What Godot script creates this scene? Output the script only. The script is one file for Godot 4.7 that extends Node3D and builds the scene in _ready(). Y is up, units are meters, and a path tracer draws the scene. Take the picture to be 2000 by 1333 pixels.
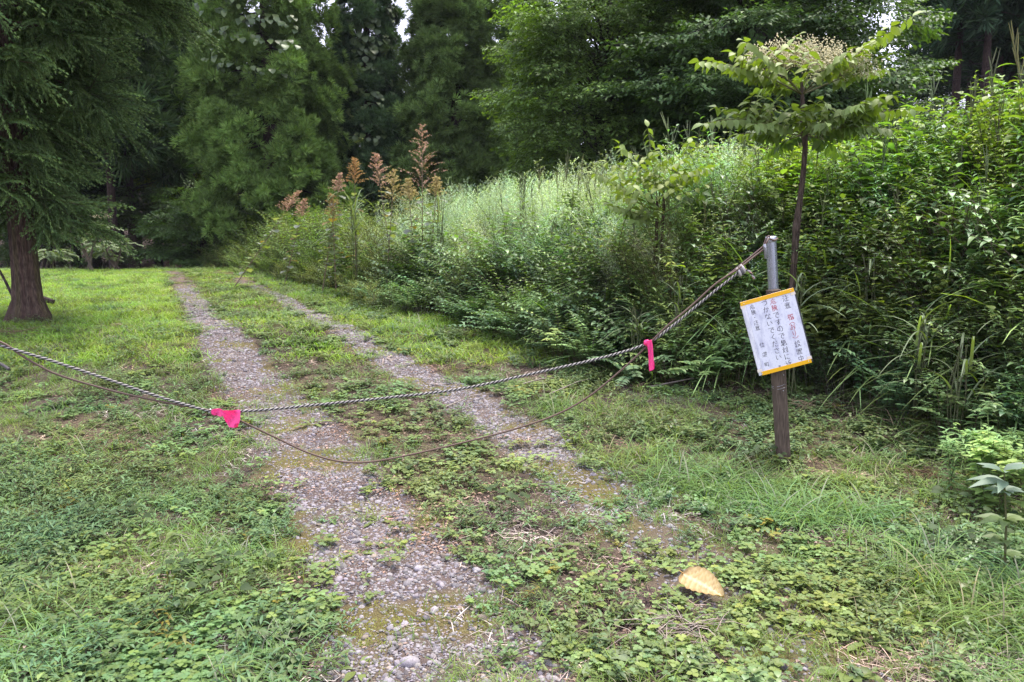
extends Node3D

# ---------------------------------------------------------------- camera, sky and light
const EYE := Vector3(0, 1.65, 0)
const FOCAL := 1532.0          # in pixels of a picture 2000 wide
const PITCH := 8.4             # degrees below the horizon
const EXPOSURE := 3.05

func set_stage() -> void:
	var cam := Camera3D.new()
	cam.name = "camera"
	cam.fov = rad_to_deg(2.0 * atan(666.5 / FOCAL))
	cam.near = 0.05
	cam.far = 400.0
	cam.position = EYE
	cam.rotation_degrees = Vector3(-PITCH, 0, 0)
	add_child(cam)
	cam.current = true
	var env := Environment.new()
	env.background_mode = Environment.BG_SKY
	var sm := ProceduralSkyMaterial.new()
	sm.sky_top_color = Color(0.78, 0.80, 0.92)
	sm.sky_horizon_color = Color(0.92, 0.92, 1.0)
	sm.sky_curve = 0.25
	sm.ground_bottom_color = Color(0.12, 0.13, 0.10)
	sm.ground_horizon_color = Color(0.45, 0.46, 0.45)
	sm.sky_energy_multiplier = 1.0
	var sky := Sky.new()
	sky.sky_material = sm
	env.sky = sky
	env.background_energy_multiplier = 1.0
	env.tonemap_mode = Environment.TONE_MAPPER_LINEAR
	env.tonemap_exposure = EXPOSURE
	env.fog_enabled = true
	env.fog_density = 0.00018
	env.fog_light_color = Color(0.90, 0.90, 1.0)
	env.sdfgi_enabled = true
	env.ssao_enabled = true
	env.ssil_enabled = true
	var we := WorldEnvironment.new()
	we.name = "world"
	we.environment = env
	add_child(we)
	var sun := DirectionalLight3D.new()
	sun.name = "sun"
	sun.light_energy = 0.85
	sun.light_color = Color(1.0, 0.975, 0.93)
	sun.light_angular_distance = 24.0
	sun.shadow_enabled = true
	# high behind the thicket, a little to the left: the leaves on its top are lit through
	sun.look_at_from_position(Vector3(9, 46, -12), Vector3.ZERO, Vector3.UP)
	add_child(sun)

# ---------------------------------------------------------------- mesh builder
class Geo:
	var v := PackedVector3Array()
	var n := PackedVector3Array()
	var c := PackedColorArray()
	var ix := PackedInt32Array()
	var uv := PackedVector2Array()
	var has_uv := false

	func vert(p: Vector3, col: Color, t := Vector2.ZERO) -> int:
		v.append(p)
		n.append(Vector3.ZERO)
		c.append(col)
		uv.append(t)
		return v.size() - 1

	func tri(a: int, b: int, d: int) -> void:
		ix.append(a)
		ix.append(b)
		ix.append(d)
		var nn := (v[d] - v[a]).cross(v[b] - v[a])
		n[a] += nn
		n[b] += nn
		n[d] += nn

	func quad(a: int, b: int, d: int, e: int) -> void:
		tri(a, b, d)
		tri(a, d, e)

	func face4(a: Vector3, b: Vector3, d: Vector3, e: Vector3, col: Color) -> void:
		var i := vert(a, col, Vector2(0, 0))
		vert(b, col, Vector2(1, 0))
		vert(d, col, Vector2(1, 1))
		vert(e, col, Vector2(0, 1))
		quad(i, i + 1, i + 2, i + 3)

	# a leaf blade, folded along its midrib and bent down towards its tip; widths is its outline between stalk and tip
	func leaf(base: Vector3, dir: Vector3, up: Vector3, length: float, wide: float, widths: Array, col: Color, fold := 0.25, bend := 0.3, tipcol := Color(0, 0, 0, 0)) -> void:
		dir = dir.normalized()
		var side := dir.cross(up).normalized()
		var u := side.cross(dir).normalized()
		var rows := widths.size()
		var last := vert(base, col)
		var ll := -1
		var lr := -1
		var lm := last
		for k in rows:
			var t := float(k + 1) / (rows + 1)
			var cc := col if tipcol.a == 0.0 else col.lerp(tipcol, t * t)
			var p := base + dir * length * t * (1.0 - 0.25 * bend * t) - u * length * bend * t * t
			var w: float = wide * 0.5 * widths[k]
			var a := vert(p + side * w + u * fold * w, cc)
			var m := vert(p, cc)
			var b := vert(p - side * w + u * fold * w, cc)
			if ll < 0:
				tri(lm, m, a)
				tri(lm, b, m)
			else:
				quad(ll, lm, m, a)
				quad(lm, lr, b, m)
			ll = a
			lr = b
			lm = m
		var tip := vert(base + dir * length * (1.0 - 0.25 * bend) - u * length * bend, col if tipcol.a == 0.0 else tipcol)
		tri(ll, lm, tip)
		tri(lm, lr, tip)

	# a narrow blade of grass that arches over
	func blade(base: Vector3, dir: Vector3, length: float, wide: float, arch: float, segs: int, col: Color, tipcol: Color) -> void:
		dir = dir.normalized()
		var flat := Vector3(dir.x, 0, dir.z)
		flat = flat.normalized() if flat.length() > 0.01 else Vector3.RIGHT
		var side := flat.cross(Vector3.UP).normalized()
		var p := base
		var d := dir
		var la := vert(p + side * wide * 0.5, col)
		var lb := vert(p - side * wide * 0.5, col)
		for k in segs:
			var t := float(k + 1) / segs
			d = (d + (flat * 0.6 - Vector3.UP) * arch / segs).normalized()
			p += d * length / segs
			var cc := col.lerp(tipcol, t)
			if k == segs - 1:
				var tp := vert(p, cc)
				tri(la, lb, tp)
			else:
				var w := wide * 0.5 * (1.0 - t * t * 0.8)
				var a := vert(p + side * w, cc)
				var b := vert(p - side * w, cc)
				quad(la, lb, b, a)
				la = a
				lb = b

	func tube(pts: Array, radii: Array, sides: int, col: Color, cap := false, rough := 0.0, tipcol := Color(0, 0, 0, 0)) -> void:
		var prev := -1
		var ref := Vector3(0.31, 0.2, 0.93)
		var run := 0.0
		var rings := []
		for k in pts.size():
			var p: Vector3 = pts[k]
			var fw: Vector3 = (pts[mini(k + 1, pts.size() - 1)] - pts[maxi(k - 1, 0)]).normalized()
			var a := fw.cross(ref)
			if a.length() < 0.05:
				a = fw.cross(Vector3(1, 0, 0.1))
			a = a.normalized()
			var b := a.cross(fw)
			ref = b if absf(fw.dot(b)) < 0.9 else ref
			ref = fw.cross(a) * -1.0
			if k:
				run += p.distance_to(pts[k - 1])
			var cc := col if tipcol.a == 0.0 else col.lerp(tipcol, float(k) / (pts.size() - 1))
			var first := v.size()
			for s in sides + 1:
				var an := TAU * s / sides
				var r: float = radii[k]
				if rough > 0.0:
					r *= 1.0 + rough * (sin(an * 3.0 + 1.3) * 0.5 + sin(an * 7.0 + k * 0.35) * 0.5)
				vert(p + (a * cos(an) + b * sin(an)) * r, cc, Vector2(float(s) / sides, run))
			if prev >= 0:
				for s in sides:
					quad(prev + s, prev + s + 1, first + s + 1, first + s)
			rings.append(first)
			prev = first
		for f in rings:
			var sum := n[f] + n[f + sides]
			n[f] = sum
			n[f + sides] = sum
		if cap:
			for e in [0, pts.size() - 1]:
				var fr: int = v.size() - (sides + 1) * (pts.size() - e) - (1 + sides + 1 if e else 0)
				var m := vert(pts[e], col)
				var f2 := v.size()
				for s in sides + 1:
					vert(v[fr + s], col)
				for s in sides:
					if e:
						tri(m, f2 + s, f2 + s + 1)
					else:
						tri(m, f2 + s + 1, f2 + s)

	func box(at: Basis, o: Vector3, size: Vector3, col: Color, ch := 0.0) -> void:
		# chamfered box: three nested cross-sections when ch > 0
		var hx := size.x * 0.5
		var hy := size.y * 0.5
		var hz := size.z * 0.5
		for axis in 3:
			for sgn in [-1.0, 1.0]:
				var q := []
				for k in 4:
					var a: float = [-1.0, 1.0, 1.0, -1.0][k]
					var b: float = [-1.0, -1.0, 1.0, 1.0][k]
					var p: Vector3
					if axis == 0:
						p = Vector3(sgn * hx, a * (hy - ch), b * (hz - ch))
					elif axis == 1:
						p = Vector3(a * (hx - ch), sgn * hy, b * (hz - ch))
					else:
						p = Vector3(a * (hx - ch), b * (hy - ch), sgn * hz)
					q.append(o + at * p)
				face4(q[0], q[1], q[2], q[3], col)
		if ch > 0.0:
			for e in [[0, 1], [1, 2], [2, 0]]:
				for s1 in [-1.0, 1.0]:
					for s2 in [-1.0, 1.0]:
						var h := [hx, hy, hz]
						var third: int = 3 - e[0] - e[1]
						var q := []
						for k in 4:
							var p := Vector3.ZERO
							var first: bool = k == 0 or k == 3
							p[e[0]] = s1 * (h[e[0]] if first else h[e[0]] - ch)
							p[e[1]] = s2 * (h[e[1]] - ch if first else h[e[1]])
							p[third] = (1.0 if k < 2 else -1.0) * (h[third] - ch)
							q.append(o + at * p)
						face4(q[0], q[1], q[2], q[3], col)

	# a lumpy pebble: an octahedron cut twice, pushed onto an uneven ellipsoid
	func lump(o: Vector3, size: Vector3, col: Color, rng: RandomNumberGenerator, uneven := 0.25, cuts := 1) -> void:
		var pts := [Vector3.UP, Vector3.DOWN, Vector3.LEFT, Vector3.RIGHT, Vector3.FORWARD, Vector3.BACK]
		var fs := [[0, 5, 3], [0, 3, 4], [0, 4, 2], [0, 2, 5], [1, 3, 5], [1, 4, 3], [1, 2, 4], [1, 5, 2]]
		for cut in cuts:
			var mids := {}
			var out := []
			for f in fs:
				var m := []
				for e in 3:
					var a: int = f[e]
					var b: int = f[(e + 1) % 3]
					var key := mini(a, b) * 4096 + maxi(a, b)
					if not mids.has(key):
						mids[key] = pts.size()
						pts.append((pts[a] + pts[b]).normalized())
					m.append(mids[key])
				out.append([f[0], m[0], m[2]])
				out.append([m[0], f[1], m[1]])
				out.append([m[2], m[1], f[2]])
				out.append([m[0], m[1], m[2]])
			fs = out
		var base := v.size()
		for p in pts:
			vert(o + p * size * (1.0 + rng.randf_range(-uneven, uneven)), col)
		for f in fs:
			tri(base + f[0], base + f[2], base + f[1])

	func mesh(flat := false) -> ArrayMesh:
		var a := []
		a.resize(Mesh.ARRAY_MAX)
		a[Mesh.ARRAY_VERTEX] = v
		if not flat:
			var nn := PackedVector3Array()
			nn.resize(n.size())
			for k in n.size():
				nn[k] = n[k].normalized() if n[k].length_squared() > 0.0 else Vector3.UP
			a[Mesh.ARRAY_NORMAL] = nn
		a[Mesh.ARRAY_COLOR] = c
		if has_uv:
			a[Mesh.ARRAY_TEX_UV] = uv
		a[Mesh.ARRAY_INDEX] = ix
		var m := ArrayMesh.new()
		m.add_surface_from_arrays(Mesh.PRIMITIVE_TRIANGLES, a)
		return m

# ---------------------------------------------------------------- naming and tagging
var taken := {}
var R := RandomNumberGenerator.new()

func rr(a: float, b: float) -> float:
	return R.randf_range(a, b)

func numbered(called: String) -> String:
	var k: int = taken.get(called, 0)
	taken[called] = k + 1
	return called if k == 0 else "%s_%03d" % [called, k]

func tag(o: Node3D, label: String, category: String, group := "", kind := "") -> Node3D:
	if label:
		o.set_meta("label", label)
	if category:
		o.set_meta("category", category)
	if group:
		o.set_meta("group", group)
	if kind:
		o.set_meta("kind", kind)
	return o

func thing(called: String, label: String, category: String, at := Vector3.ZERO, group := "") -> Node3D:
	var o := Node3D.new()
	o.name = numbered(called)
	add_child(o)
	o.position = at
	tag(o, label, category, group)
	return o

func part(called: String, mesh: Mesh, mat: Material, parent: Node3D) -> MeshInstance3D:
	var o := MeshInstance3D.new()
	var k := 0
	var nm := called
	if parent == self:
		nm = numbered(called)
	else:
		var cnt: int = parent.get_meta("n_" + called) if parent.has_meta("n_" + called) else 0
		parent.set_meta("n_" + called, cnt + 1)
		nm = called if cnt == 0 else "%s_%03d" % [called, cnt]
	o.name = nm
	o.mesh = mesh
	o.material_override = mat
	parent.add_child(o, true)
	return o

func mass(called: String, mesh: Mesh, mat: Material, places: Array, tints: PackedColorArray, parent: Node3D = self) -> MultiMeshInstance3D:
	var mm := MultiMesh.new()
	mm.transform_format = MultiMesh.TRANSFORM_3D
	mm.use_colors = true
	mm.mesh = mesh
	mm.instance_count = places.size()
	for k in places.size():
		mm.set_instance_transform(k, places[k])
		mm.set_instance_color(k, tints[k])
	var o := MultiMeshInstance3D.new()
	o.multimesh = mm
	o.material_override = mat
	if parent == self:
		o.name = numbered(called)
	else:
		var cnt: int = parent.get_meta("n_" + called) if parent.has_meta("n_" + called) else 0
		parent.set_meta("n_" + called, cnt + 1)
		o.name = called if cnt == 0 else "%s_%03d" % [called, cnt]
	o.set_meta("kind", "stuff")
	parent.add_child(o, true)
	return o

# several variants of one plant share a list of places: each variant becomes one mass
func masses(called: String, variants: Array, mat: Material, places: Array, tints: PackedColorArray, label := "", category := "", parent: Node3D = self) -> void:
	for q in variants.size():
		var p := []
		var t := PackedColorArray()
		for k in range(q, places.size(), variants.size()):
			p.append(places[k])
			t.append(tints[k])
		if p.is_empty():
			continue
		var o := mass(called, variants[q], mat, p, t, parent)
		if label:
			tag(o, label, category)

# ---------------------------------------------------------------- materials
var M := {}

func leafy(rough: float, through: Color, spec := 0.5) -> StandardMaterial3D:
	var m := StandardMaterial3D.new()
	m.vertex_color_use_as_albedo = true
	m.roughness = rough
	m.metallic_specular = spec
	if through.a > 0.0:
		m.backlight_enabled = true
		m.backlight = through
	return m

func noise_tex(freq: float, seed_: int, size := 512, oct := 4, kind := FastNoiseLite.TYPE_SIMPLEX_SMOOTH, lo := 0.0, hi := 1.0) -> NoiseTexture2D:
	var f := FastNoiseLite.new()
	f.noise_type = kind
	f.frequency = freq
	f.seed = seed_
	f.fractal_octaves = oct
	var t := NoiseTexture2D.new()
	t.width = size
	t.height = size
	t.seamless = true
	t.noise = f
	if lo != 0.0 or hi != 1.0:
		var g := Gradient.new()
		g.set_color(0, Color(lo, lo, lo))
		g.set_color(1, Color(hi, hi, hi))
		t.color_ramp = g
	return t

func make_materials() -> void:
	M.leaf = leafy(0.5, Color(0.84, 0.90, 0.40), 0.42)
	M.gloss_leaf = leafy(0.42, Color(0.74, 0.80, 0.34), 0.5)
	M.grass = leafy(0.55, Color(0.84, 0.90, 0.40), 0.28)
	M.needle = leafy(0.6, Color(0.62, 0.68, 0.3), 0.3)
	M.dry = leafy(0.8, Color(0.5, 0.45, 0.35), 0.25)
	M.flower = leafy(0.7, Color(0.8, 0.78, 0.6), 0.3)
	M.plain = leafy(0.8, Color(0, 0, 0, 0), 0.3)
	M.stone = leafy(0.85, Color(0, 0, 0, 0), 0.35)
	M.stone.albedo_texture = noise_tex(0.03, 5, 256, 4, FastNoiseLite.TYPE_SIMPLEX, 0.7, 1.0)
	M.stone.uv1_triplanar = true
	M.stone.uv1_world_triplanar = true
	M.stone.uv1_scale = Vector3(14, 14, 14)
	# bark: long vertical strips
	M.bark = leafy(0.9, Color(0, 0, 0, 0), 0.25)
	M.bark.albedo_texture = noise_tex(0.02, 11, 512, 5, FastNoiseLite.TYPE_SIMPLEX, 0.45, 1.0)
	M.bark.uv1_triplanar = true
	M.bark.uv1_scale = Vector3(4.0, 0.55, 4.0)
	M.bark.heightmap_enabled = true
	M.bark.heightmap_texture = noise_tex(0.02, 11, 512, 5)
	M.bark.heightmap_scale = 3.0
	M.soil = leafy(0.95, Color(0, 0, 0, 0), 0.2)
	M.soil.albedo_texture = noise_tex(0.035, 21, 1024, 5, FastNoiseLite.TYPE_SIMPLEX, 0.5, 1.0)
	M.soil.uv1_triplanar = true
	M.soil.uv1_world_triplanar = true
	M.soil.uv1_scale = Vector3(1.1, 1.1, 1.1)
	M.soil.heightmap_enabled = true
	M.soil.heightmap_texture = noise_tex(0.05, 22, 1024, 5)
	M.soil.heightmap_scale = 2.0
	M.gravel = leafy(0.9, Color(0, 0, 0, 0), 0.3)
	M.gravel.albedo_texture = noise_tex(0.09, 31, 1024, 3, FastNoiseLite.TYPE_CELLULAR, 0.55, 1.0)
	M.gravel.uv1_triplanar = true
	M.gravel.uv1_world_triplanar = true
	M.gravel.uv1_scale = Vector3(1.6, 1.6, 1.6)
	M.gravel.heightmap_enabled = true
	M.gravel.heightmap_texture = noise_tex(0.09, 31, 1024, 3, FastNoiseLite.TYPE_CELLULAR)
	M.gravel.heightmap_scale = 1.2

# ---------------------------------------------------------------- the lie of the land
var hill := FastNoiseLite.new()
var mixn := FastNoiseLite.new()
# foot of the thicket on the right, as x and distance ahead
const FOOT := [[-19.0, 44.0], [-13.2, 32.0], [-9.2, 25.0], [-5.5, 19.0], [-3.0, 14.8], [-1.5, 11.8], [-0.3, 9.9], [0.55, 8.3], [1.2, 7.5], [1.9, 7.25], [2.6, 7.0], [3.0, 6.3], [3.3, 5.5], [3.6, 4.8], [4.1, 3.5], [4.6, 1.0], [4.8, -4.0]]

func into_thicket(x: float, d: float) -> float:
	var best := 1e9
	var sgn := 1.0
	var p := Vector2(x, d)
	for k in FOOT.size() - 1:
		var a := Vector2(FOOT[k][0], FOOT[k][1])
		var b := Vector2(FOOT[k + 1][0], FOOT[k + 1][1])
		var ab := b - a
		var t := clampf((p - a).dot(ab) / ab.length_squared(), 0, 1)
		var q := a + ab * t
		var l := p.distance_squared_to(q)
		if l < best:
			best = l
			sgn = signf(ab.cross(p - a))
	return sqrt(best) * sgn

func lay(x: float, d: float, s: float) -> float:
	var h := 0.32 * smoothstep(3.5, 10.0, d) - 0.0 * d
	h -= 1.3 * smoothstep(21.0, 44.0, d)
	h += 9.0 * smoothstep(58.0, 120.0, d) * smoothstep(0.75, 0.5, x / maxf(d, 1.0))
	h += 1.0 * smoothstep(0.1, 3.6, s)
	h -= 0.12 * smoothstep(-2.0, -7.0, x) * smoothstep(12.0, 4.0, d)
	h += 0.09 * hill.get_noise_2d(x * 9.0, d * 9.0) + 0.03 * hill.get_noise_2d(x * 60.0 + 40.0, d * 60.0)
	return h

func height(x: float, d: float) -> float:
	return lay(x, d, into_thicket(x, d))

func ray(px: float, py: float) -> Vector3:
	var v := Vector3((px - 1000.0) / FOCAL, -(py - 666.5) / FOCAL, -1.0)
	return v.rotated(Vector3.RIGHT, -deg_to_rad(PITCH))

# the point of a sight line at a distance ahead
func at(px: float, py: float, d: float) -> Vector3:
	var v := ray(px, py)
	return EYE + v * (d / -v.z)

# where a sight line meets the ground
func ground_at(px: float, py: float) -> Vector3:
	var v := ray(px, py)
	v /= -v.z
	var d := 1.2
	while d < 60.0:
		var p := EYE + v * d
		if p.y < height(p.x, d):
			break
		d *= 1.02
	var lo := d / 1.02
	for k in 12:
		var m := (lo + d) * 0.5
		var p := EYE + v * m
		if p.y < height(p.x, m):
			d = m
		else:
			lo = m
	var q := EYE + v * d
	q.y = height(q.x, d)
	return q

func on_ground(x: float, d: float) -> Vector3:
	return Vector3(x, height(x, d), -d)

# ---------------------------------------------------------------- leaves and small plants (meshes that many copies share)
const OVATE := [0.85, 0.95]
const ROUND := [0.9, 0.98]
const LANCE := [0.8, 0.7]
const TOOTHED := [0.95, 0.75, 0.4]

func green(h: float, s: float, v: float, spread := 0.12) -> Color:
	# linear base colour: h 0 = yellow-green ... 1 = blue-green
	var k := 1.0 + rr(-spread, spread)
	var hh := clampf(h + rr(-0.08, 0.08), 0.0, 1.0)
	var r := lerpf(0.86, 0.36, hh)
	var b := lerpf(0.06, 0.46, hh)
	v *= 1.5
	return Color(lerpf(1.0, r, s) * v * k, v * k, lerpf(1.0, b, s) * v * k)

func rnd_dir(up: float) -> Vector3:
	var a := rr(0, TAU)
	return Vector3(cos(a), up, sin(a)).normalized()

func clover_mesh(stems: int, radius: float, v: float) -> ArrayMesh:
	var g := Geo.new()
	for k in stems:
		var d := rnd_dir(rr(0.5, 1.6))
		var b := Vector3(rr(-1, 1), 0, rr(-1, 1)) * radius * 0.7
		var top := b + d * rr(0.025, 0.06) + Vector3(0, 0.01, 0)
		var cs := green(0.35, 0.9, v * 0.7)
		g.blade(b, (top - b), b.distance_to(top), 0.003, 0.0, 1, cs, cs)
		var col := green(rr(0.2, 0.5), 0.92, v)
		var a0 := rr(0, TAU)
		var leaflen := rr(0.014, 0.024)
		for q in 3:
			var a := a0 + q * TAU / 3.0
			g.leaf(top, Vector3(cos(a), rr(-0.1, 0.35), sin(a)), Vector3.UP, leaflen, leaflen * 0.95, ROUND, col, 0.18, 0.15)
	return g.mesh()

func herb_mesh(stems: int, radius: float, v: float, leaf_len: float, tall: float) -> ArrayMesh:
	var g := Geo.new()
	for k in stems:
		var b := Vector3(rr(-1, 1), 0, rr(-1, 1)) * radius * 0.6
		var d := rnd_dir(rr(0.6, 2.2))
		var hgt := tall * rr(0.5, 1.1)
		var cs := green(0.1, 0.8, v * 0.6)
		g.blade(b, d, hgt, 0.004, 0.2, 2, cs, cs)
		var col := green(rr(0.2, 0.6), 0.9, v)
		var nn := 3
		for q in nn:
			var t := (q + 1.0) / nn
			var p := b + d * hgt * t
			var a := rr(0, TAU)
			for sd in 2:
				var an := a + PI * sd
				var l := leaf_len * rr(0.7, 1.15) * (1.1 - 0.35 * t)
				g.leaf(p, Vector3(cos(an), rr(0.05, 0.5), sin(an)), Vector3.UP, l, l * rr(0.55, 0.75), OVATE, col * rr(0.85, 1.15), 0.2, 0.3)
	return g.mesh()

func lance_mesh(stems: int, v: float, tall: float, leaf_len: float) -> ArrayMesh:
	var g := Geo.new()
	for k in stems:
		var b := Vector3(rr(-1, 1), 0, rr(-1, 1)) * 0.07
		var d := rnd_dir(rr(0.5, 1.8))
		var hgt := tall * rr(0.6, 1.1)
		var cs := Color(0.10, 0.07, 0.04) if R.randf() < 0.4 else green(0.2, 0.8, v * 0.7)
		var pts := [b, b + d * hgt * 0.5, b + d * hgt + Vector3(0, -hgt * 0.06, 0)]
		g.tube(pts, [0.002, 0.0016, 0.001], 3, cs)
		var col := green(rr(0.3, 0.6), 0.9, v)
		for q in 7:
			var t := 0.15 + 0.85 * q / 6.0
			var p: Vector3 = b + d * hgt * t
			var a := q * 2.4 + rr(-0.4, 0.4)
			var l := leaf_len * rr(0.7, 1.2)
			g.leaf(p, Vector3(cos(a), rr(0.1, 0.8), sin(a)), Vector3.UP, l, l * rr(0.2, 0.28), LANCE, col * rr(0.85, 1.15), 0.3, rr(0.3, 0.6))
	return g.mesh()

func grass_mesh(blades: int, lo: float, hi: float, wide: float, arch: float, v: float, h: float, spread: float) -> ArrayMesh:
	var g := Geo.new()
	for k in blades:
		var b := Vector3(rr(-1, 1), 0, rr(-1, 1)) * spread
		var d := rnd_dir(rr(0.9, 3.0))
		var col := green(h + rr(-0.1, 0.1), 0.92, v)
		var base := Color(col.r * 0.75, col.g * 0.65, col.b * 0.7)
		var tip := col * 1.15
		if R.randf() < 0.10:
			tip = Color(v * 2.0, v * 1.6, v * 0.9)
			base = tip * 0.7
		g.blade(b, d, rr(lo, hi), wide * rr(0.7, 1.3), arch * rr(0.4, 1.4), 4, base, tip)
	return g.mesh()

func rosette_mesh(count: int, length: float, jag: bool, v: float, h: float, dead := 0.0) -> ArrayMesh:
	var g := Geo.new()
	for k in count:
		var a := k * 2.4 + rr(-0.3, 0.3)
		var l := length * rr(0.65, 1.1)
		var up := rr(0.15, 0.75)
		var col := green(h, 0.85, v)
		var wide := [0.35, 0.3, 0.75, 0.45, 1.0, 0.55, 0.9] if jag else [0.3, 0.6, 0.95, 0.9]
		g.leaf(Vector3(cos(a), 0.05, sin(a)) * 0.008, Vector3(cos(a), up, sin(a)), Vector3.UP, l, l * (0.26 if jag else 0.34), wide, col, 0.3, 0.42)
	return g.mesh()

func straw_mesh(count: int, length: float, col: Color) -> ArrayMesh:
	var g := Geo.new()
	for k in count:
		var b := Vector3(rr(-1, 1), rr(0.004, 0.03), rr(-1, 1)) * Vector3(length * 0.6, 1, length * 0.6)
		var a := rr(0, TAU)
		var d := Vector3(cos(a), rr(-0.05, 0.18), sin(a))
		var c := col * rr(0.6, 1.25)
		g.blade(b, d, length * rr(0.5, 1.3), rr(0.002, 0.005), rr(-0.1, 0.5), 3, c, c * 1.1)
	return g.mesh()

func litter_mesh(count: int, radius: float) -> ArrayMesh:
	var g := Geo.new()
	for k in count:
		var b := Vector3(rr(-1, 1) * radius, rr(0.002, 0.012), rr(-1, 1) * radius)
		var a := rr(0, TAU)
		var c := Color(0.10, 0.065, 0.045).lerp(Color(0.22, 0.15, 0.10), R.randf())
		if R.randf() < 0.3:
			var l := rr(0.012, 0.03)
			g.leaf(b, Vector3(cos(a), rr(-0.2, 0.3), sin(a)), Vector3(rr(-0.3, 0.3), 1, rr(-0.3, 0.3)), l, l * 0.5, OVATE, c * 1.3, 0.3, 0.2)
		else:
			g.blade(b, Vector3(cos(a), rr(-0.1, 0.15), sin(a)), rr(0.02, 0.07), 0.0025, 0.1, 2, c, c)
	return g.mesh()

func pebble_mesh(seed_: int, flat: float) -> ArrayMesh:
	var q := RandomNumberGenerator.new()
	q.seed = seed_
	var g := Geo.new()
	g.lump(Vector3.ZERO, Vector3(1, flat, rr(0.65, 0.95)), Color(1, 1, 1), q, 0.16, 1)
	return g.mesh(seed_ % 3 == 0)

# ---- taller growth of the thicket
func shrub_mesh(stems: int, tall: float, spread: float, leaf_len: float, v: float, h: float) -> ArrayMesh:
	# arching stems with pointed leaves set in two rows
	var g := Geo.new()
	for k in stems:
		var a := rr(0, TAU)
		var out := Vector3(cos(a), 0, sin(a))
		var b := out * rr(0.0, 0.15)
		var hgt := tall * rr(0.45, 1.0)
		var reach := spread * rr(0.5, 1.0)
		var pts := []
		var nseg := 6
		for q in nseg + 1:
			var t := float(q) / nseg
			pts.append(b + out * reach * t * t * 0.9 + Vector3.UP * hgt * (1.35 * t - 0.35 * t * t * t))
		var rad := []
		for q in nseg + 1:
			rad.append(lerpf(0.006, 0.0015, float(q) / nseg))
		g.tube(pts, rad, 3, Color(0.08, 0.06, 0.04))
		var nl := 11
		for q in nl:
			var t := 0.25 + 0.75 * (q + 0.5) / nl
			var f := t * nseg
			var i := mini(int(f), nseg - 1)
			var p: Vector3 = pts[i].lerp(pts[i + 1], f - i)
			var fw: Vector3 = (pts[i + 1] - pts[i]).normalized()
			var side := fw.cross(Vector3.UP).normalized()
			var col := green(h + rr(-0.1, 0.1), 0.9, v * rr(0.8, 1.25))
			for sd in [-1.0, 1.0]:
				var l := leaf_len * rr(0.65, 1.15) * (1.15 - 0.4 * t)
				var dd: Vector3 = (side * sd + fw * 0.55 + Vector3(0, rr(-0.15, 0.35), 0)).normalized()
				g.leaf(p, dd, Vector3.UP, l, l * rr(0.48, 0.62), TOOTHED, col * rr(0.85, 1.15), 0.22, rr(0.2, 0.5))
			
	return g.mesh()

func weed_mesh(tall: float, leaf_len: float, narrow: float, v: float, h: float, leaves: int, branchy: bool) -> ArrayMesh:
	# an upright stem clothed in leaves up to its tip
	var g := Geo.new()
	var stems := [[Vector3.ZERO, Vector3(rr(-0.12, 0.12), 1, rr(-0.12, 0.12)), tall, leaves]]
	if branchy:
		for k in 5:
			var t := rr(0.35, 0.8)
			stems.append([Vector3(0, tall * t, 0), rnd_dir(rr(0.9, 1.8)), tall * (1.0 - t) * rr(0.7, 1.0), int(leaves * 0.4)])
	for s in stems:
		var b: Vector3 = s[0]
		var d: Vector3 = s[1].normalized()
		var l0: float = s[2]
		g.tube([b, b + d * l0 * 0.5, b + d * l0], [0.005, 0.0035, 0.0015], 3, Color(0.09, 0.09, 0.04))
		for q in int(s[3]):
			var t: float = 0.12 + 0.88 * (q + R.randf()) / s[3]
			var p := b + d * l0 * minf(t, 1.0)
			var a := q * 2.4 + rr(-0.3, 0.3)
			var l := leaf_len * rr(0.7, 1.15) * (1.2 - 0.55 * t)
			var col := green(h + rr(-0.1, 0.1), 0.9, v * (0.85 + 0.3 * t))
			g.leaf(p, Vector3(cos(a), rr(0.0, 0.55) + 0.4 * t, sin(a)), Vector3.UP, l, l * narrow * rr(0.85, 1.15), [0.8, 0.85, 0.45], col, 0.25, rr(0.25, 0.55))
	return g.mesh()

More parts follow.
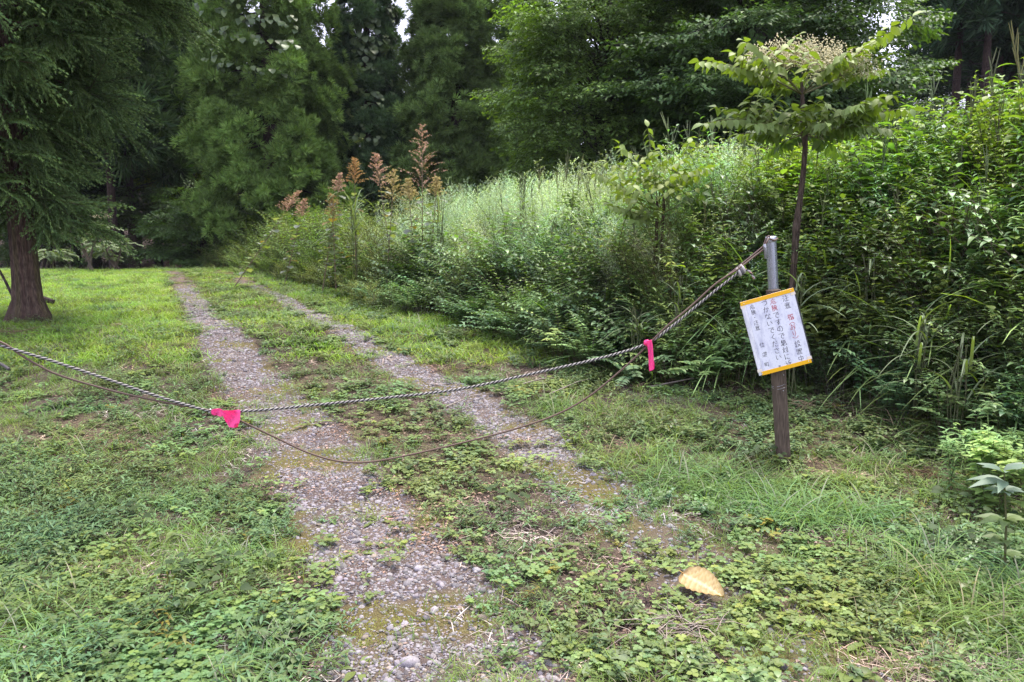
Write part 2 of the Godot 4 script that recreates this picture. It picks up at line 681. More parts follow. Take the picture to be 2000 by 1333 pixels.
func mugwort_mesh(tall: float, v: float) -> ArrayMesh:
	# lobed leaves below, a loose pale panicle of tiny heads above
	var g := Geo.new()
	var lean := Vector3(rr(-0.2, 0.2), 1, rr(-0.2, 0.2)).normalized()
	g.tube([Vector3.ZERO, lean * tall * 0.5, lean * tall], [0.004, 0.003, 0.001], 3, Color(0.14, 0.13, 0.08))
	for q in 12:
		var t := 0.1 + 0.5 * q / 12.0
		var p := lean * tall * t
		var a := q * 2.4
		var dir := Vector3(cos(a), 0.3, sin(a))
		var col := green(0.55, 0.7, v * 0.75)
		for lobe in 3:
			var an := a + (lobe - 1) * 0.6
			g.leaf(p, Vector3(cos(an), 0.25, sin(an)), Vector3.UP, rr(0.06, 0.1), 0.016, [0.9], col, 0.2, 0.4)
	for q in 26:
		var t := 0.40 + 0.60 * q / 26.0
		var p := lean * tall * t
		var a := q * 2.4 + rr(-0.5, 0.5)
		var l := tall * 0.26 * (1.25 - t) * rr(0.7, 1.3) + 0.03
		var d := Vector3(cos(a), rr(0.8, 1.5), sin(a)).normalized()
		var col := Color(v * 2.3, v * 2.75, v * 1.9) * rr(0.8, 1.2)
		g.blade(p, d, l, 0.0025, 0.35, 3, col * 0.8, col)
		for k in 9:
			var tt := 0.2 + 0.8 * (k + R.randf()) / 9.0
			var pp := p + d * l * tt - Vector3(0, l * 0.12 * tt * tt, 0)
			var dd := rnd_dir(rr(-0.2, 1.2))
			g.leaf(pp, dd, Vector3(rr(-1, 1), 1, rr(-1, 1)), rr(0.016, 0.03), 0.011, [1.0], col * rr(0.8, 1.25), 0.2, 0.3)
	return g.mesh()

func spike_weed_mesh(tall: float, v: float) -> ArrayMesh:
	# stem with a few leaves and thin upright green spikes at its top
	var g := Geo.new()
	g.tube([Vector3.ZERO, Vector3(0.02, tall * 0.5, 0.01), Vector3(0.03, tall, -0.02)], [0.005, 0.004, 0.002], 3, Color(0.10, 0.10, 0.04))
	for q in 9:
		var t := 0.2 + 0.65 * q / 9.0
		var a := q * 2.4
		var l := rr(0.08, 0.13)
		g.leaf(Vector3(0.025 * t, tall * t, -0.01), Vector3(cos(a), 0.3, sin(a)), Vector3.UP, l, l * 0.5, TOOTHED, green(0.25, 0.9, v * 1.1), 0.25, 0.4)
	for q in 7:
		var b := Vector3(0.03, tall * rr(0.78, 1.0), -0.02)
		var d := rnd_dir(rr(2.0, 5.0)) if q else Vector3(0.1, 1, 0)
		var l := rr(0.1, 0.24)
		var c := Color(0.17, 0.18, 0.08) * rr(0.8, 1.2)
		g.tube([b, b + d * l * 0.3, b + d * l], [0.003, 0.006, 0.002], 4, c)
	return g.mesh()

func arch_grass_mesh(blades: int, length: float, wide: float, v: float, h: float) -> ArrayMesh:
	var g := Geo.new()
	for k in blades:
		var col := green(h, 0.85, v * rr(0.75, 1.3))
		var b := Vector3(rr(-1, 1), 0, rr(-1, 1)) * 0.08
		g.blade(b, rnd_dir(rr(1.4, 4.0)), length * rr(0.55, 1.1), wide * rr(0.7, 1.2), rr(0.8, 2.2), 8, col * 0.8, col * 1.1)
	return g.mesh()

# ---- tree foliage
func cedar_spray_mesh(strands: int, length: float, v: float, droop: float) -> ArrayMesh:
	# a twig with rope-like shoots, each clothed in short needles pointing forwards
	var g := Geo.new()
	for k in strands:
		var t := float(k) / strands
		var b := Vector3(0, -0.10 * t * t * droop, 1) * length * t
		var a := rr(-1, 1) * 1.1
		var d := Vector3(sin(a), rr(-0.25, 0.25), cos(a) * 0.8 + 0.4).normalized()
		var l := length * rr(0.45, 0.8) * (1.0 - 0.35 * t)
		var col := green(rr(0.40, 0.6), 0.88, v * rr(0.75, 1.3))
		var segs := 6
		var p := b
		for q in segs:
			var tt := float(q) / segs
			d = (d + Vector3(0, -0.42 * droop, 0) * (1.0 / segs) * 1.6).normalized()
			var nx := p + d * l / segs
			var s1 := d.cross(Vector3.UP).normalized()
			var s2 := s1.cross(d)
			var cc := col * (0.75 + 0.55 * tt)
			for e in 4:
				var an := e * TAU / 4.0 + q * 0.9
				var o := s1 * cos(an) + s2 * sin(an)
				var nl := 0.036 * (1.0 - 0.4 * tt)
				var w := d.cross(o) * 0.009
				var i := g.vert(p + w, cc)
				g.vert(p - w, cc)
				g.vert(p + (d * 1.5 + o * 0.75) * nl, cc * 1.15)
				g.tri(i, i + 1, i + 2)
			p = nx
	g.tube([Vector3.ZERO, Vector3(0, -0.02 * droop, length * 0.5), Vector3(0, -0.1 * droop * length, length)], [0.006, 0.004, 0.002], 3, Color(0.07, 0.05, 0.03))
	return g.mesh()

func tuft_mesh(spikes: int, length: float, wide: float, v: float, h: float) -> ArrayMesh:
	# a rounded cluster of upward-curved needle shoots, for trees some way off
	var g := Geo.new()
	for k in spikes:
		var d := Vector3(R.randfn(), absf(R.randfn()) * 0.8 - 0.1, R.randfn()).normalized()
		var l := length * rr(0.55, 1.1)
		var b := d * l * rr(0.05, 0.35)
		var col := green(h + rr(-0.1, 0.1), 0.85, v * rr(0.7, 1.3))
		var p1 := b + d * l * 0.5
		var p2 := p1 + (d + Vector3.UP * 0.55).normalized() * l * 0.5
		var s := d.cross(Vector3(R.randf(), R.randf(), R.randf()) * 2.0 - Vector3.ONE).normalized()
		for e in 2:
			var w := s * wide * 0.5 if e == 0 else s.cross(d) * wide * 0.5
			var i := g.vert(b, col * 0.8)
			g.vert(p1 + w, col)
			g.vert(p1 - w, col)
			g.vert(p2, col * 1.2)
			g.tri(i, i + 1, i + 2)
			g.tri(i + 1, i + 3, i + 2)
	return g.mesh()

func leaf_spray_mesh(leaves: int, length: float, leaf_len: float, slim: float, v: float, h: float) -> ArrayMesh:
	# a flat-lying twig with side twigs
	var g := Geo.new()
	g.tube([Vector3.ZERO, Vector3(0, 0.01, length * 0.5), Vector3(0, -0.03, length)], [0.006, 0.004, 0.001], 3, Color(0.07, 0.06, 0.05))
	for k in leaves:
		var t := 0.1 + 0.9 * k / leaves
		var sd := -1.0 if k % 2 else 1.0
		var reach := rr(0.0, 0.42) * length * (1.1 - 0.7 * t)
		var p := Vector3(sd * reach, rr(-0.05, 0.05) - 0.15 * reach, length * t + reach * 0.3)
		var l := leaf_len * rr(0.7, 1.2)
		var col := green(h + rr(-0.08, 0.08), 0.9, v * rr(0.75, 1.3))
		g.leaf(p, Vector3(sd * rr(0.3, 1.2), rr(-0.35, 0.25), rr(0.2, 1.0)), Vector3(rr(-0.3, 0.3), 1, rr(-0.3, 0.3)), l, l * slim, [0.95], col, 0.18, 0.25)
	return g.mesh()

func big_leaf_mesh(v: float, h: float, widths: Array, slim: float) -> ArrayMesh:
	var g := Geo.new()
	g.leaf(Vector3.ZERO, Vector3(0, 0, 1), Vector3.UP, 1.0, slim, widths, green(h, 0.88, v), 0.22, 0.28)
	return g.mesh()

# ---------------------------------------------------------------- ground, wheel tracks and what grows on them
var rut_left := []
var rut_right := []
const CELL := 0.1
const X0 := -17.0
const D0 := 1.0
const NX := 280
const ND := 420
var f_s := PackedFloat32Array()
var f_l := PackedFloat32Array()
var f_r := PackedFloat32Array()
var bare_spot := Vector2(0, 0)     # where the fallen leaf lies on top of the grass

func ruts() -> void:
	for p in [[1010, 1480], [880, 1333], [790, 1170], [690, 1010], [612, 900], [535, 800], [458, 700], [412, 640], [380, 590], [354, 552], [336, 530]]:
		var g := ground_at(p[0], p[1])
		rut_left.append(Vector2(g.x, -g.z))
	for p in [[1640, 1400], [1490, 1230], [1340, 1100], [1190, 990], [1070, 890], [985, 830], [890, 770], [765, 705], [690, 660], [620, 620], [512, 566], [468, 545], [430, 530]]:
		var g := ground_at(p[0], p[1])
		rut_right.append(Vector2(g.x, -g.z))

func off_line(line: Array, p: Vector2) -> float:
	var best := 1e9
	var sgn := 1.0
	for k in line.size() - 1:
		var a: Vector2 = line[k]
		var ab: Vector2 = line[k + 1] - a
		var t := clampf((p - a).dot(ab) / ab.length_squared(), 0, 1)
		var l := p.distance_squared_to(a + ab * t)
		if l < best:
			best = l
			sgn = -signf(ab.cross(p - a))
	return sqrt(best) * sgn

func chart() -> void:
	f_s.resize(NX * ND)
	f_l.resize(NX * ND)
	f_r.resize(NX * ND)
	for j in ND:
		for i in NX:
			var x := X0 + i * CELL
			var d := D0 + j * CELL
			f_s[j * NX + i] = into_thicket(x, d)
			f_l[j * NX + i] = off_line(rut_left, Vector2(x, d))
			f_r[j * NX + i] = off_line(rut_right, Vector2(x, d))

func cell(x: float, d: float) -> int:
	return clampi(roundi((d - D0) / CELL), 0, ND - 1) * NX + clampi(roundi((x - X0) / CELL), 0, NX - 1)

func quick_height(x: float, d: float) -> float:
	if d < D0 or d > D0 + ND * CELL or x < X0 or x > X0 + NX * CELL:
		return height(x, d)
	return lay(x, d, f_s[cell(x, d)])

func spaced(inner: float, step: float, outer: float, grow: float) -> Array:
	var a := [0.0]
	var st := step
	while a[-1] < outer:
		if a[-1] > inner:
			st *= grow
		a.append(a[-1] + st)
	return a

func build_ground() -> void:
	var xs := []
	for q in spaced(6.0, 0.13, 160.0, 1.09):
		xs.append(q)
		if q > 0.0:
			xs.push_front(-q)
	var ds := []
	for q in spaced(10.0, 0.12, 180.0, 1.06):
		ds.append(q + 0.5)
	var back := []
	for q in spaced(1.0, 0.5, 60.0, 1.3):
		if q > 0.0:
			back.push_front(0.5 - q)
	ds = back + ds
	var g := Geo.new()
	for d in ds:
		for x in xs:
			var s := into_thicket(x, d)
			var y := lay(x, d, s)
			var n1 := mixn.get_noise_2d(x * 8.0, d * 8.0)
			var n2 := mixn.get_noise_2d(x * 40.0 + 90.0, d * 40.0)
			var soil := Color(0.135, 0.098, 0.092).lerp(Color(0.19, 0.15, 0.10), clampf(0.5 + n1, 0, 1))
			var sod := Color(0.12, 0.13, 0.045).lerp(Color(0.17, 0.16, 0.06), clampf(0.5 + n2, 0, 1))
			var col := soil.lerp(sod, smoothstep(7.0, 14.0, d) * 0.8)
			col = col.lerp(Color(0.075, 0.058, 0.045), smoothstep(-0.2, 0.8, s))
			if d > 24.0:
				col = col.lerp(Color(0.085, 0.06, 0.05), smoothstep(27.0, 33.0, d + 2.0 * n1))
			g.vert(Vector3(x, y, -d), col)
	var w := xs.size()
	for j in ds.size() - 1:
		for i in w - 1:
			g.quad(j * w + i, (j + 1) * w + i, (j + 1) * w + i + 1, j * w + i + 1)
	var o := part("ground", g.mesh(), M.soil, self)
	tag(o, "bare brown earth under the weeds and the trees", "", "", "structure")

func stones_of(called: String, line: Array, half: float, label: String, near_fade: float) -> void:
	# the gravelled rut: a strip a little above the soil that sinks away at its ragged edges
	var g := Geo.new()
	var across := 12
	var rows := 0
	var path := []
	for k in line.size() - 1:
		var a: Vector2 = line[k]
		var b: Vector2 = line[k + 1]
		var m := maxi(2, int(a.distance_to(b) / 0.09))
		for q in m:
			path.append(a.lerp(b, float(q) / m))
	path.append(line[-1])
	for k in path.size():
		var p: Vector2 = path[k]
		var fw: Vector2 = (path[mini(k + 3, path.size() - 1)] - path[maxi(k - 3, 0)]).normalized()
		var side := Vector2(fw.y, -fw.x)
		for e in across + 1:
			var u := float(e) / across * 2.0 - 1.0
			var q := p + side * u * half * (lerpf(1.0, 0.62, smoothstep(5.0, 13.0, p.y)) + (0.28 * smoothstep(3.8, 2.6, p.y) if near_fade == 0.0 else 0.0)) * (1.35 + 0.35 * mixn.get_noise_2d(p.x * 30.0, p.y * 30.0 + u * 20.0))
			var lift := 0.008 - 0.05 * smoothstep(0.78, 1.0, absf(u))
			var n1 := mixn.get_noise_2d(q.x * 22.0 + 11.0, q.y * 22.0)
			var n2 := mixn.get_noise_2d(q.x * 55.0 - 30.0, q.y * 55.0)
			var col := Color(0.225, 0.168, 0.15) * (1.0 + 0.35 * n2)
			if near_fade > 0.0:
				col = col.lerp(Color(0.24, 0.19, 0.12), smoothstep(near_fade + 1.5, near_fade - 1.0, q.y) * 0.7)
			col = col.lerp(Color(0.24, 0.20, 0.06), clampf(n1 * 3.5 - 0.25, 0, 0.8))
			col = col.lerp(Color(0.13, 0.09, 0.075), smoothstep(0.5, 0.95, absf(u) + n2 * 0.5) * 0.85)
			g.vert(Vector3(q.x, height(q.x, q.y) + lift, -q.y), col)
		rows += 1
	for j in rows - 1:
		for e in across:
			var i := j * (across + 1) + e
			g.quad(i, i + across + 1, i + across + 2, i + 1)
	var o := part(called, g.mesh(), M.gravel, self)
	tag(o, label, "", "", "structure")
	# pebbles: the largest near ones are parts of the rut, all the others one mass
	var shapes := []
	for k in 6:
		shapes.append(pebble_mesh(40 + k, rr(0.45, 0.7)))
	var places := []
	var tints := PackedColorArray()
	var singles := 0
	var total := 48000
	for k in total:
		var d0: float = line[0].y
		var dd := d0 * pow(17.0 / d0, R.randf())
		var j := 0
		while j < line.size() - 2 and line[j + 1].y < dd:
			j += 1
		var t := clampf((dd - line[j].y) / (line[j + 1].y - line[j].y), 0, 1)
		var c: Vector2 = line[j].lerp(line[j + 1], t)
		var off := rr(-1.2, 1.2)
		if R.randf() < smoothstep(0.7, 1.2, absf(off)) * 0.9:
			continue
		var x := c.x + off * half * (lerpf(1.0, 0.62, smoothstep(5.0, 13.0, dd)) + (0.28 * smoothstep(3.8, 2.6, dd) if near_fade == 0.0 else 0.0))
		var moss := mixn.get_noise_2d(x * 22.0 + 11.0, dd * 22.0)
		if moss > 0.2 and R.randf() < 0.6:
			continue
		if dd < near_fade and R.randf() < smoothstep(near_fade, near_fade - 1.3, dd) * 0.8:
			continue
		var r := 0.0040 * exp(absf(R.randfn(0.0, 0.60)))
		r = minf(r, 0.026)
		r *= 1.0 + 0.2 * smoothstep(5.0, 10.0, dd)
		var tone := rr(0.17, 0.39) if R.randf() < 0.82 else rr(0.10, 0.18)
		var col := Color(tone, tone * rr(0.87, 0.94), tone * rr(0.88, 1.0))
		if R.randf() < 0.1:
			col = Color(tone * 1.05, tone * 0.86, tone * 0.7)
		var b := Basis.from_euler(Vector3(rr(-0.35, 0.35), rr(0, TAU), rr(-0.35, 0.35))).scaled_local(Vector3.ONE * r)
		var tf := Transform3D(b, Vector3(x, quick_height(x, dd) + 0.008 + r * rr(-0.15, 0.12), -dd))
		if r > 0.0115 and dd < 5.0 and singles < 150:
			singles += 1
			var key := "stone%d" % (int(tone * 14.0))
			if not M.has(key):
				var sm: StandardMaterial3D = M.stone.duplicate()
				sm.vertex_color_use_as_albedo = true
				sm.albedo_color = Color(tone, tone * 0.93, tone * 0.98).linear_to_srgb()
				M[key] = sm
			var one := part("stone", shapes[k % 6], M[key], o)
			one.transform = tf
		else:
			places.append(tf)
			tints.append(col)
	masses("pebbles", shapes, M.stone, places, tints, "", "", o)

func scatter_ground() -> void:
	var sp := {}
	sp.clover = [clover_mesh(11, 0.06, 0.135), clover_mesh(13, 0.07, 0.12), clover_mesh(9, 0.05, 0.15)]
	sp.herb = [herb_mesh(6, 0.07, 0.12, 0.026, 0.07), herb_mesh(7, 0.08, 0.105, 0.03, 0.09), herb_mesh(5, 0.06, 0.14, 0.022, 0.06)]
	sp.broad = [herb_mesh(5, 0.09, 0.10, 0.048, 0.12), herb_mesh(4, 0.08, 0.085, 0.055, 0.14)]
	sp.lance = [lance_mesh(5, 0.12, 0.15, 0.05), lance_mesh(6, 0.10, 0.18, 0.055), lance_mesh(4, 0.13, 0.12, 0.045)]
	sp.turf = [grass_mesh(16, 0.05, 0.12, 0.0032, 1.0, 0.17, 0.22, 0.05), grass_mesh(18, 0.04, 0.10, 0.0028, 1.2, 0.15, 0.3, 0.06), grass_mesh(14, 0.06, 0.15, 0.0035, 1.3, 0.16, 0.15, 0.05)]
	sp.long = [grass_mesh(16, 0.12, 0.28, 0.0042, 1.5, 0.16, 0.3, 0.05), grass_mesh(14, 0.14, 0.33, 0.005, 1.7, 0.145, 0.38, 0.05), grass_mesh(18, 0.10, 0.24, 0.004, 1.6, 0.17, 0.22, 0.06)]
	sp.dry = [straw_mesh(12, 0.10, Color(0.36, 0.29, 0.20)), straw_mesh(9, 0.14, Color(0.30, 0.23, 0.17))]
	sp.litter = [litter_mesh(22, 0.08), litter_mesh(18, 0.07), litter_mesh(26, 0.1)]
	sp.moss = [grass_mesh(26, 0.008, 0.022, 0.003, 0.6, 0.19, 0.0, 0.04)]
	var mats := {"clover": M.leaf, "herb": M.leaf, "broad": M.gloss_leaf, "lance": M.leaf, "turf": M.grass, "long": M.grass, "dry": M.dry, "litter": M.dry, "moss": M.grass}
	var say := {
		"clover": ["clover_leaves", "low clover and wood sorrel leaves carpeting the strip between the ruts", "ground cover"],
		"herb": ["small_herb_leaves", "small round-leaved herbs spread over the verge and the middle strip", "ground cover"],
		"broad": ["broad_herb_leaves", "broader dark-leaved weeds along the foot of the thicket and the verges", "ground cover"],
		"lance": ["narrow_leaf_weeds", "narrow-leaved weeds thick in the near left corner", "weeds"],
		"turf": ["short_grass", "short bright green grass of the meadow and the verges", "grass"],
		"long": ["long_grass", "long arching grass in tufts beside the right-hand rut", "grass"],
		"dry": ["dry_grass", "straw-coloured dead grass lying on the ground", "grass"],
		"litter": ["leaf_debris", "brown needles, twigs and dead leaf scraps on the soil", "debris"],
		"moss": ["moss_vegetation", "yellow-green moss cushions on the gravel ruts", "moss"]}
	var put := {}
	var tint := {}
	for k in sp:
		put[k] = []
		tint[k] = PackedColorArray()
	var keys := sp.keys()
	var n := 68000
	for q in n:
		var d: float
		if q % 100 < 50:
			d = 1.9 * pow(15.0, R.randf())
		else:
			d = rr(2.0, 30.0)
		var x := rr(-1, 1) * (0.69 * d + 1.4)
		if x < X0 + 0.2 or x > X0 + NX * CELL - 0.2:
			continue
		var c := cell(x, d)
		var s := f_s[c]
		if s > 1.2:
			continue
		if Vector2(x, d).distance_to(bare_spot) < 0.11:
			continue
		var la := f_l[c]
		var ra := f_r[c]
		var n1 := mixn.get_noise_2d(x * 10.0, d * 10.0) * 1.6
		var n2 := mixn.get_noise_2d(x * 27.0 + 300.0, d * 27.0) * 1.6
		var n3 := mixn.get_noise_2d(x * 14.0, d * 14.0 + 500.0) * 1.6
		var hl := (0.38 + 0.10 * n2) * (lerpf(1.0, 0.62, smoothstep(5.0, 13.0, d)) + 0.32 * smoothstep(3.8, 2.6, d))
		var hr := (0.27 + 0.11 * n2) * lerpf(1.0, 0.7, smoothstep(5.0, 13.0, d))
		var rut := maxf(hl - absf(la), hr - absf(ra))
		var on_right_end := smoothstep(5.4, 4.2, d)
		if rut > 0.0 and hr - absf(ra) >= rut:
			rut -= 0.2 * on_right_end
		var w := {"clover": 0.0, "herb": 0.0, "broad": 0.0, "lance": 0.0, "turf": 0.0, "long": 0.0, "dry": 0.0, "litter": 0.0, "moss": 0.0}
		var none := 0.0
		var in_band := 0.0
		if rut > 0.0:
			var deep := smoothstep(0.0, 0.14, rut)
			var clear := smoothstep(5.5, 3.5, d) * 0.75 if la < 0.6 else 0.0
			w.clover = lerpf(0.30, 0.025 * (1.0 - clear), deep)
			w.turf = lerpf(0.40, 0.075, deep)
			w.dry = 0.012
			w.herb = lerpf(0.12, 0.02 * (1.0 - clear), deep)
			w.litter = 0.10 + 0.2 * clampf(n3, 0, 1)
			var mo := mixn.get_noise_2d(x * 22.0 + 11.0, d * 22.0)
			w.moss = 0.9 * smoothstep(0.02, 0.25, mo)
			none = 0.9 * deep
		elif la > 0.0 and ra < 0.0:
			# the strip between the ruts
			w.clover = 0.42 + 0.3 * n1
			w.herb = 0.28 - 0.2 * n1
			w.turf = 0.36 + 0.2 * n2
			w.lance = 0.06 + 0.08 * n3
			w.broad = 0.05 + 0.05 * n3
			w.dry = 0.05
			w.litter = 0.26 + 0.2 * clampf(n2, 0, 1)
			none = 0.25 + 0.5 * clampf(-n2, 0, 1)
		elif la <= 0.0:
			var far := smoothstep(6.0, 10.5, d - n1)
			var corner := smoothstep(-0.9, -2.2, x + 0.5 * n1) * smoothstep(5.2, 3.2, d + 0.5 * n2)
			w.turf = 0.50 + 0.9 * far + 0.25 * n2
			w.clover = (0.30 + 0.3 * n1) * (1.0 - 0.8 * far)
			w.herb = (0.32 - 0.25 * n1) * (1.0 - 0.75 * far)
			w.lance = (0.16 + 0.25 * n3) * (1.0 - 0.9 * far) + 0.9 * corner
			w.long = (0.16 + 0.15 * n3) * (1.0 - far) + 0.2 * corner
			w.broad = 0.04 * (1.0 - far)
			w.dry = 0.10
			w.litter = (0.22 + 0.2 * clampf(n2, 0, 1)) * (1.0 - far)
			none = (0.18 + 0.5 * clampf(-n2, 0, 1)) * (1.0 - far)
		else:
			var band := exp(-pow((x - lerpf(3.0, 0.55, clampf((d - 2.6) / 3.0, 0, 1)) - 0.15 * n1) / 0.42, 2.0)) * smoothstep(6.2, 5.0, d)
			var corner := smoothstep(3.5, 2.7, d) * smoothstep(0.5, 1.1, x)
			var shade := smoothstep(-0.9, 0.1, s)
			var far := smoothstep(8.0, 12.0, d)
			w.long = 0.12 + 1.5 * band + 0.12 * far + 0.1 * n3 + 0.15 * corner
			w.turf = 0.34 + 0.6 * far + 0.3 * corner + 0.2 * n2
			w.clover = (0.28 + 0.3 * n1) * (1.0 - 0.7 * band) * (1.0 - 0.6 * far)
			w.herb = (0.34 - 0.2 * n1) * (1.0 - 0.7 * band) * (1.0 - 0.5 * far)
			w.broad = 0.10 + 0.25 * shade
			w.lance = 0.10 + 0.1 * n3
			w.dry = 0.05 + 0.22 * corner + 0.15 * clampf(n3, 0, 1)
			w.litter = 0.12 + 0.25 * shade
			var worn := smoothstep(0.55, 0.2, absf(ra)) * smoothstep(5.6, 4.6, d)
			w.dry += 0.16 * worn
			w.litter += 0.3 * worn
			w.clover *= 1.0 - 0.6 * worn
			w.herb *= 1.0 - 0.6 * worn
			w.long *= 1.0 - 0.5 * worn
			none = 0.12 + 0.3 * clampf(-n2, 0, 1) + 0.5 * worn
			in_band = band
			if s > 0.4:
				w.turf = 0.0
				w.clover *= 0.3
		none *= 2.6
		var sum := none
		for e in keys.size():
			var k: String = keys[e]
			w[k] = maxf(w[k], 0.0) * exp(5.0 * mixn.get_noise_2d(x * 13.0 + 170.0 * e, d * 13.0 - 90.0 * e))
			sum += w[k]
		var pick := R.randf() * sum
		var kind := ""
		for k in keys:
			pick -= w[k]
			if pick < 0.0:
				kind = k
				break
		if kind == "":
			continue
		var grow := 1.0 + 0.055 * maxf(0.0, d - 5.0)
		grow = minf(grow, 2.0)
		var sc := rr(0.45, 1.15) * grow
		if kind == "long":
			sc *= 1.0 + 0.35 * in_band
		var tall := rr(0.8, 1.2) / sqrt(grow) * (1.0 if kind != "turf" or d < 9.0 else 0.85)
		var b := Basis.from_euler(Vector3(rr(-0.12, 0.12), rr(0, TAU), rr(-0.12, 0.12))).scaled_local(Vector3(sc, sc * tall, sc))
		put[kind].append(Transform3D(b, Vector3(x, quick_height(x, d) + (0.006 if rut > 0.0 else 0.0), -d)))
		# patches differ in how fresh they are: yellower, browner or deeper green
		var warm := clampf(0.5 + 0.5 * n3, 0, 1)
		var t := Color(1, 1, 1) * rr(0.72, 1.28)
		t.r *= lerpf(0.82, 1.12, warm)
		t.b *= lerpf(1.4, 1.05, warm)
		t = t * 1.25
		if kind == "turf" or kind == "long":
			t.r *= 0.84
		if la > 0.0 and ra < 0.0 and kind != "litter":
			t.r *= 1.04
		if kind == "turf" and la < 0.0 and d > 8.0:
			t = t * 1.3
		if R.randf() < 0.016 and kind in ["clover", "herb", "lance"]:
			t = Color(1.7, 1.1, 0.8) * rr(0.6, 1.1)
		tint[kind].append(t)
	for k in keys:
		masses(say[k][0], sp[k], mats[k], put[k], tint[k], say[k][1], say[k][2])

func far_meadow() -> void:
	var v := [grass_mesh(34, 0.05, 0.14, 0.006, 1.0, 0.175, 0.2, 0.16), grass_mesh(34, 0.06, 0.16, 0.006, 1.1, 0.16, 0.28, 0.16), grass_mesh(30, 0.05, 0.12, 0.007, 1.2, 0.19, 0.1, 0.16)]
	var places := []
	var tints := PackedColorArray()
	for q in 15000:
		var d := rr(8.0, 31.0)
		var x := rr(-1, 1) * (0.69 * d + 0.5)
		if x > 2.0 or x < X0 + 0.2:
			continue
		var c := cell(x, d)
		if f_s[c] > 0.6:
			continue
		var rut := maxf(0.30 - absf(f_l[c]), 0.22 - absf(f_r[c]))
		if rut > -0.06 and R.randf() < 0.93:
			continue
		if f_l[c] > 0.0 and f_r[c] < 0.0 and R.randf() < 0.45:
			continue
		var n1 := mixn.get_noise_2d(x * 8.0, d * 8.0)
		var b := Basis.from_euler(Vector3(0, rr(0, TAU), 0)).scaled_local(Vector3.ONE * rr(0.7, 1.25))
		places.append(Transform3D(b, Vector3(x, quick_height(x, d), -d)))
		tints.append(Color(1.22 + 0.3 * n1, 1.55, 1.2) * rr(0.9, 1.3))
	masses("meadow_grass", v, M.grass, places, tints, "bright fine grass over the clearing beyond the rope", "grass")

# ---------------------------------------------------------------- the thicket on the right
func spot(s_lo: float, s_hi: float, px_lo: float, px_hi: float, d_lo: float, d_hi: float) -> Vector3:
	# a random place at a given depth inside the thicket, within a fan of bearings; z holds the depth inside
	for k in 60:
		var d := d_lo + (d_hi - d_lo) * pow(R.randf(), 1.4)
		var x := (rr(px_lo, px_hi) - 1000.0) / FOCAL * d
		if x < X0 + 0.2 or x > X0 + NX * CELL - 0.2:
			continue
		var s := f_s[cell(x, d)]
		if s > s_lo and s < s_hi:
			return Vector3(x, d, s)
	return Vector3.ZERO

# how high above the level ground the growth stands at a bearing, well inside the thicket
func crest(px: float) -> float:
	var k := [[380, 1.9], [450, 2.15], [560, 2.2], [700, 2.25], [850, 2.4], [1000, 2.45], [1200, 2.5], [1350, 2.55], [1600, 2.6], [1800, 2.75], [1950, 2.95], [2300, 3.1]]
	for i in k.size() - 1:
		if px < k[i + 1][0]:
			return lerpf(k[i][1], k[i + 1][1], clampf((px - k[i][0]) / (k[i + 1][0] - k[i][0]), 0, 1))
	return 3.1

func grow(places: Array, tints: PackedColorArray, count: int, s_lo: float, s_hi: float, px_lo: float, px_hi: float, d_lo: float, d_hi: float, mesh_tall: float, share_lo: float, share_hi: float, rise: float, shade: float) -> void:
	for q in count:
		var p := spot(s_lo, s_hi, px_lo, px_hi, d_lo, d_hi)
		if p == Vector3.ZERO:
			continue
		var y := quick_height(p.x, p.y)
		var px := 1000.0 + FOCAL * p.x / p.y
		var top := lerpf(0.95, crest(px), smoothstep(0.0, rise, p.z))
		var h := (top - y) * rr(share_lo, share_hi)
		if h < 0.15:
			continue
		var sc := clampf(h / mesh_tall, 0.3, 1.7)
		var b := Basis.from_euler(Vector3(rr(-0.18, 0.18), rr(0, TAU), rr(-0.18, 0.18))).scaled_local(Vector3(lerpf(sc, 1, 0.5), sc, lerpf(sc, 1, 0.5)))
		places.append(Transform3D(b, Vector3(p.x, y - 0.02, -p.y)))
		var n1 := mixn.get_noise_2d(p.x * 12.0, p.y * 12.0)
		var t := Color(1, 1, 1) * rr(0.7, 1.35) * shade * 1.12 * (1.0 + 0.8 * mixn.get_noise_2d(p.x * 16.0 + 40.0, p.y * 16.0 + y * 20.0))
		t.r *= 0.95 + 0.30 * n1
		t.b *= 1.08 - 0.25 * n1
		tints.append(t)

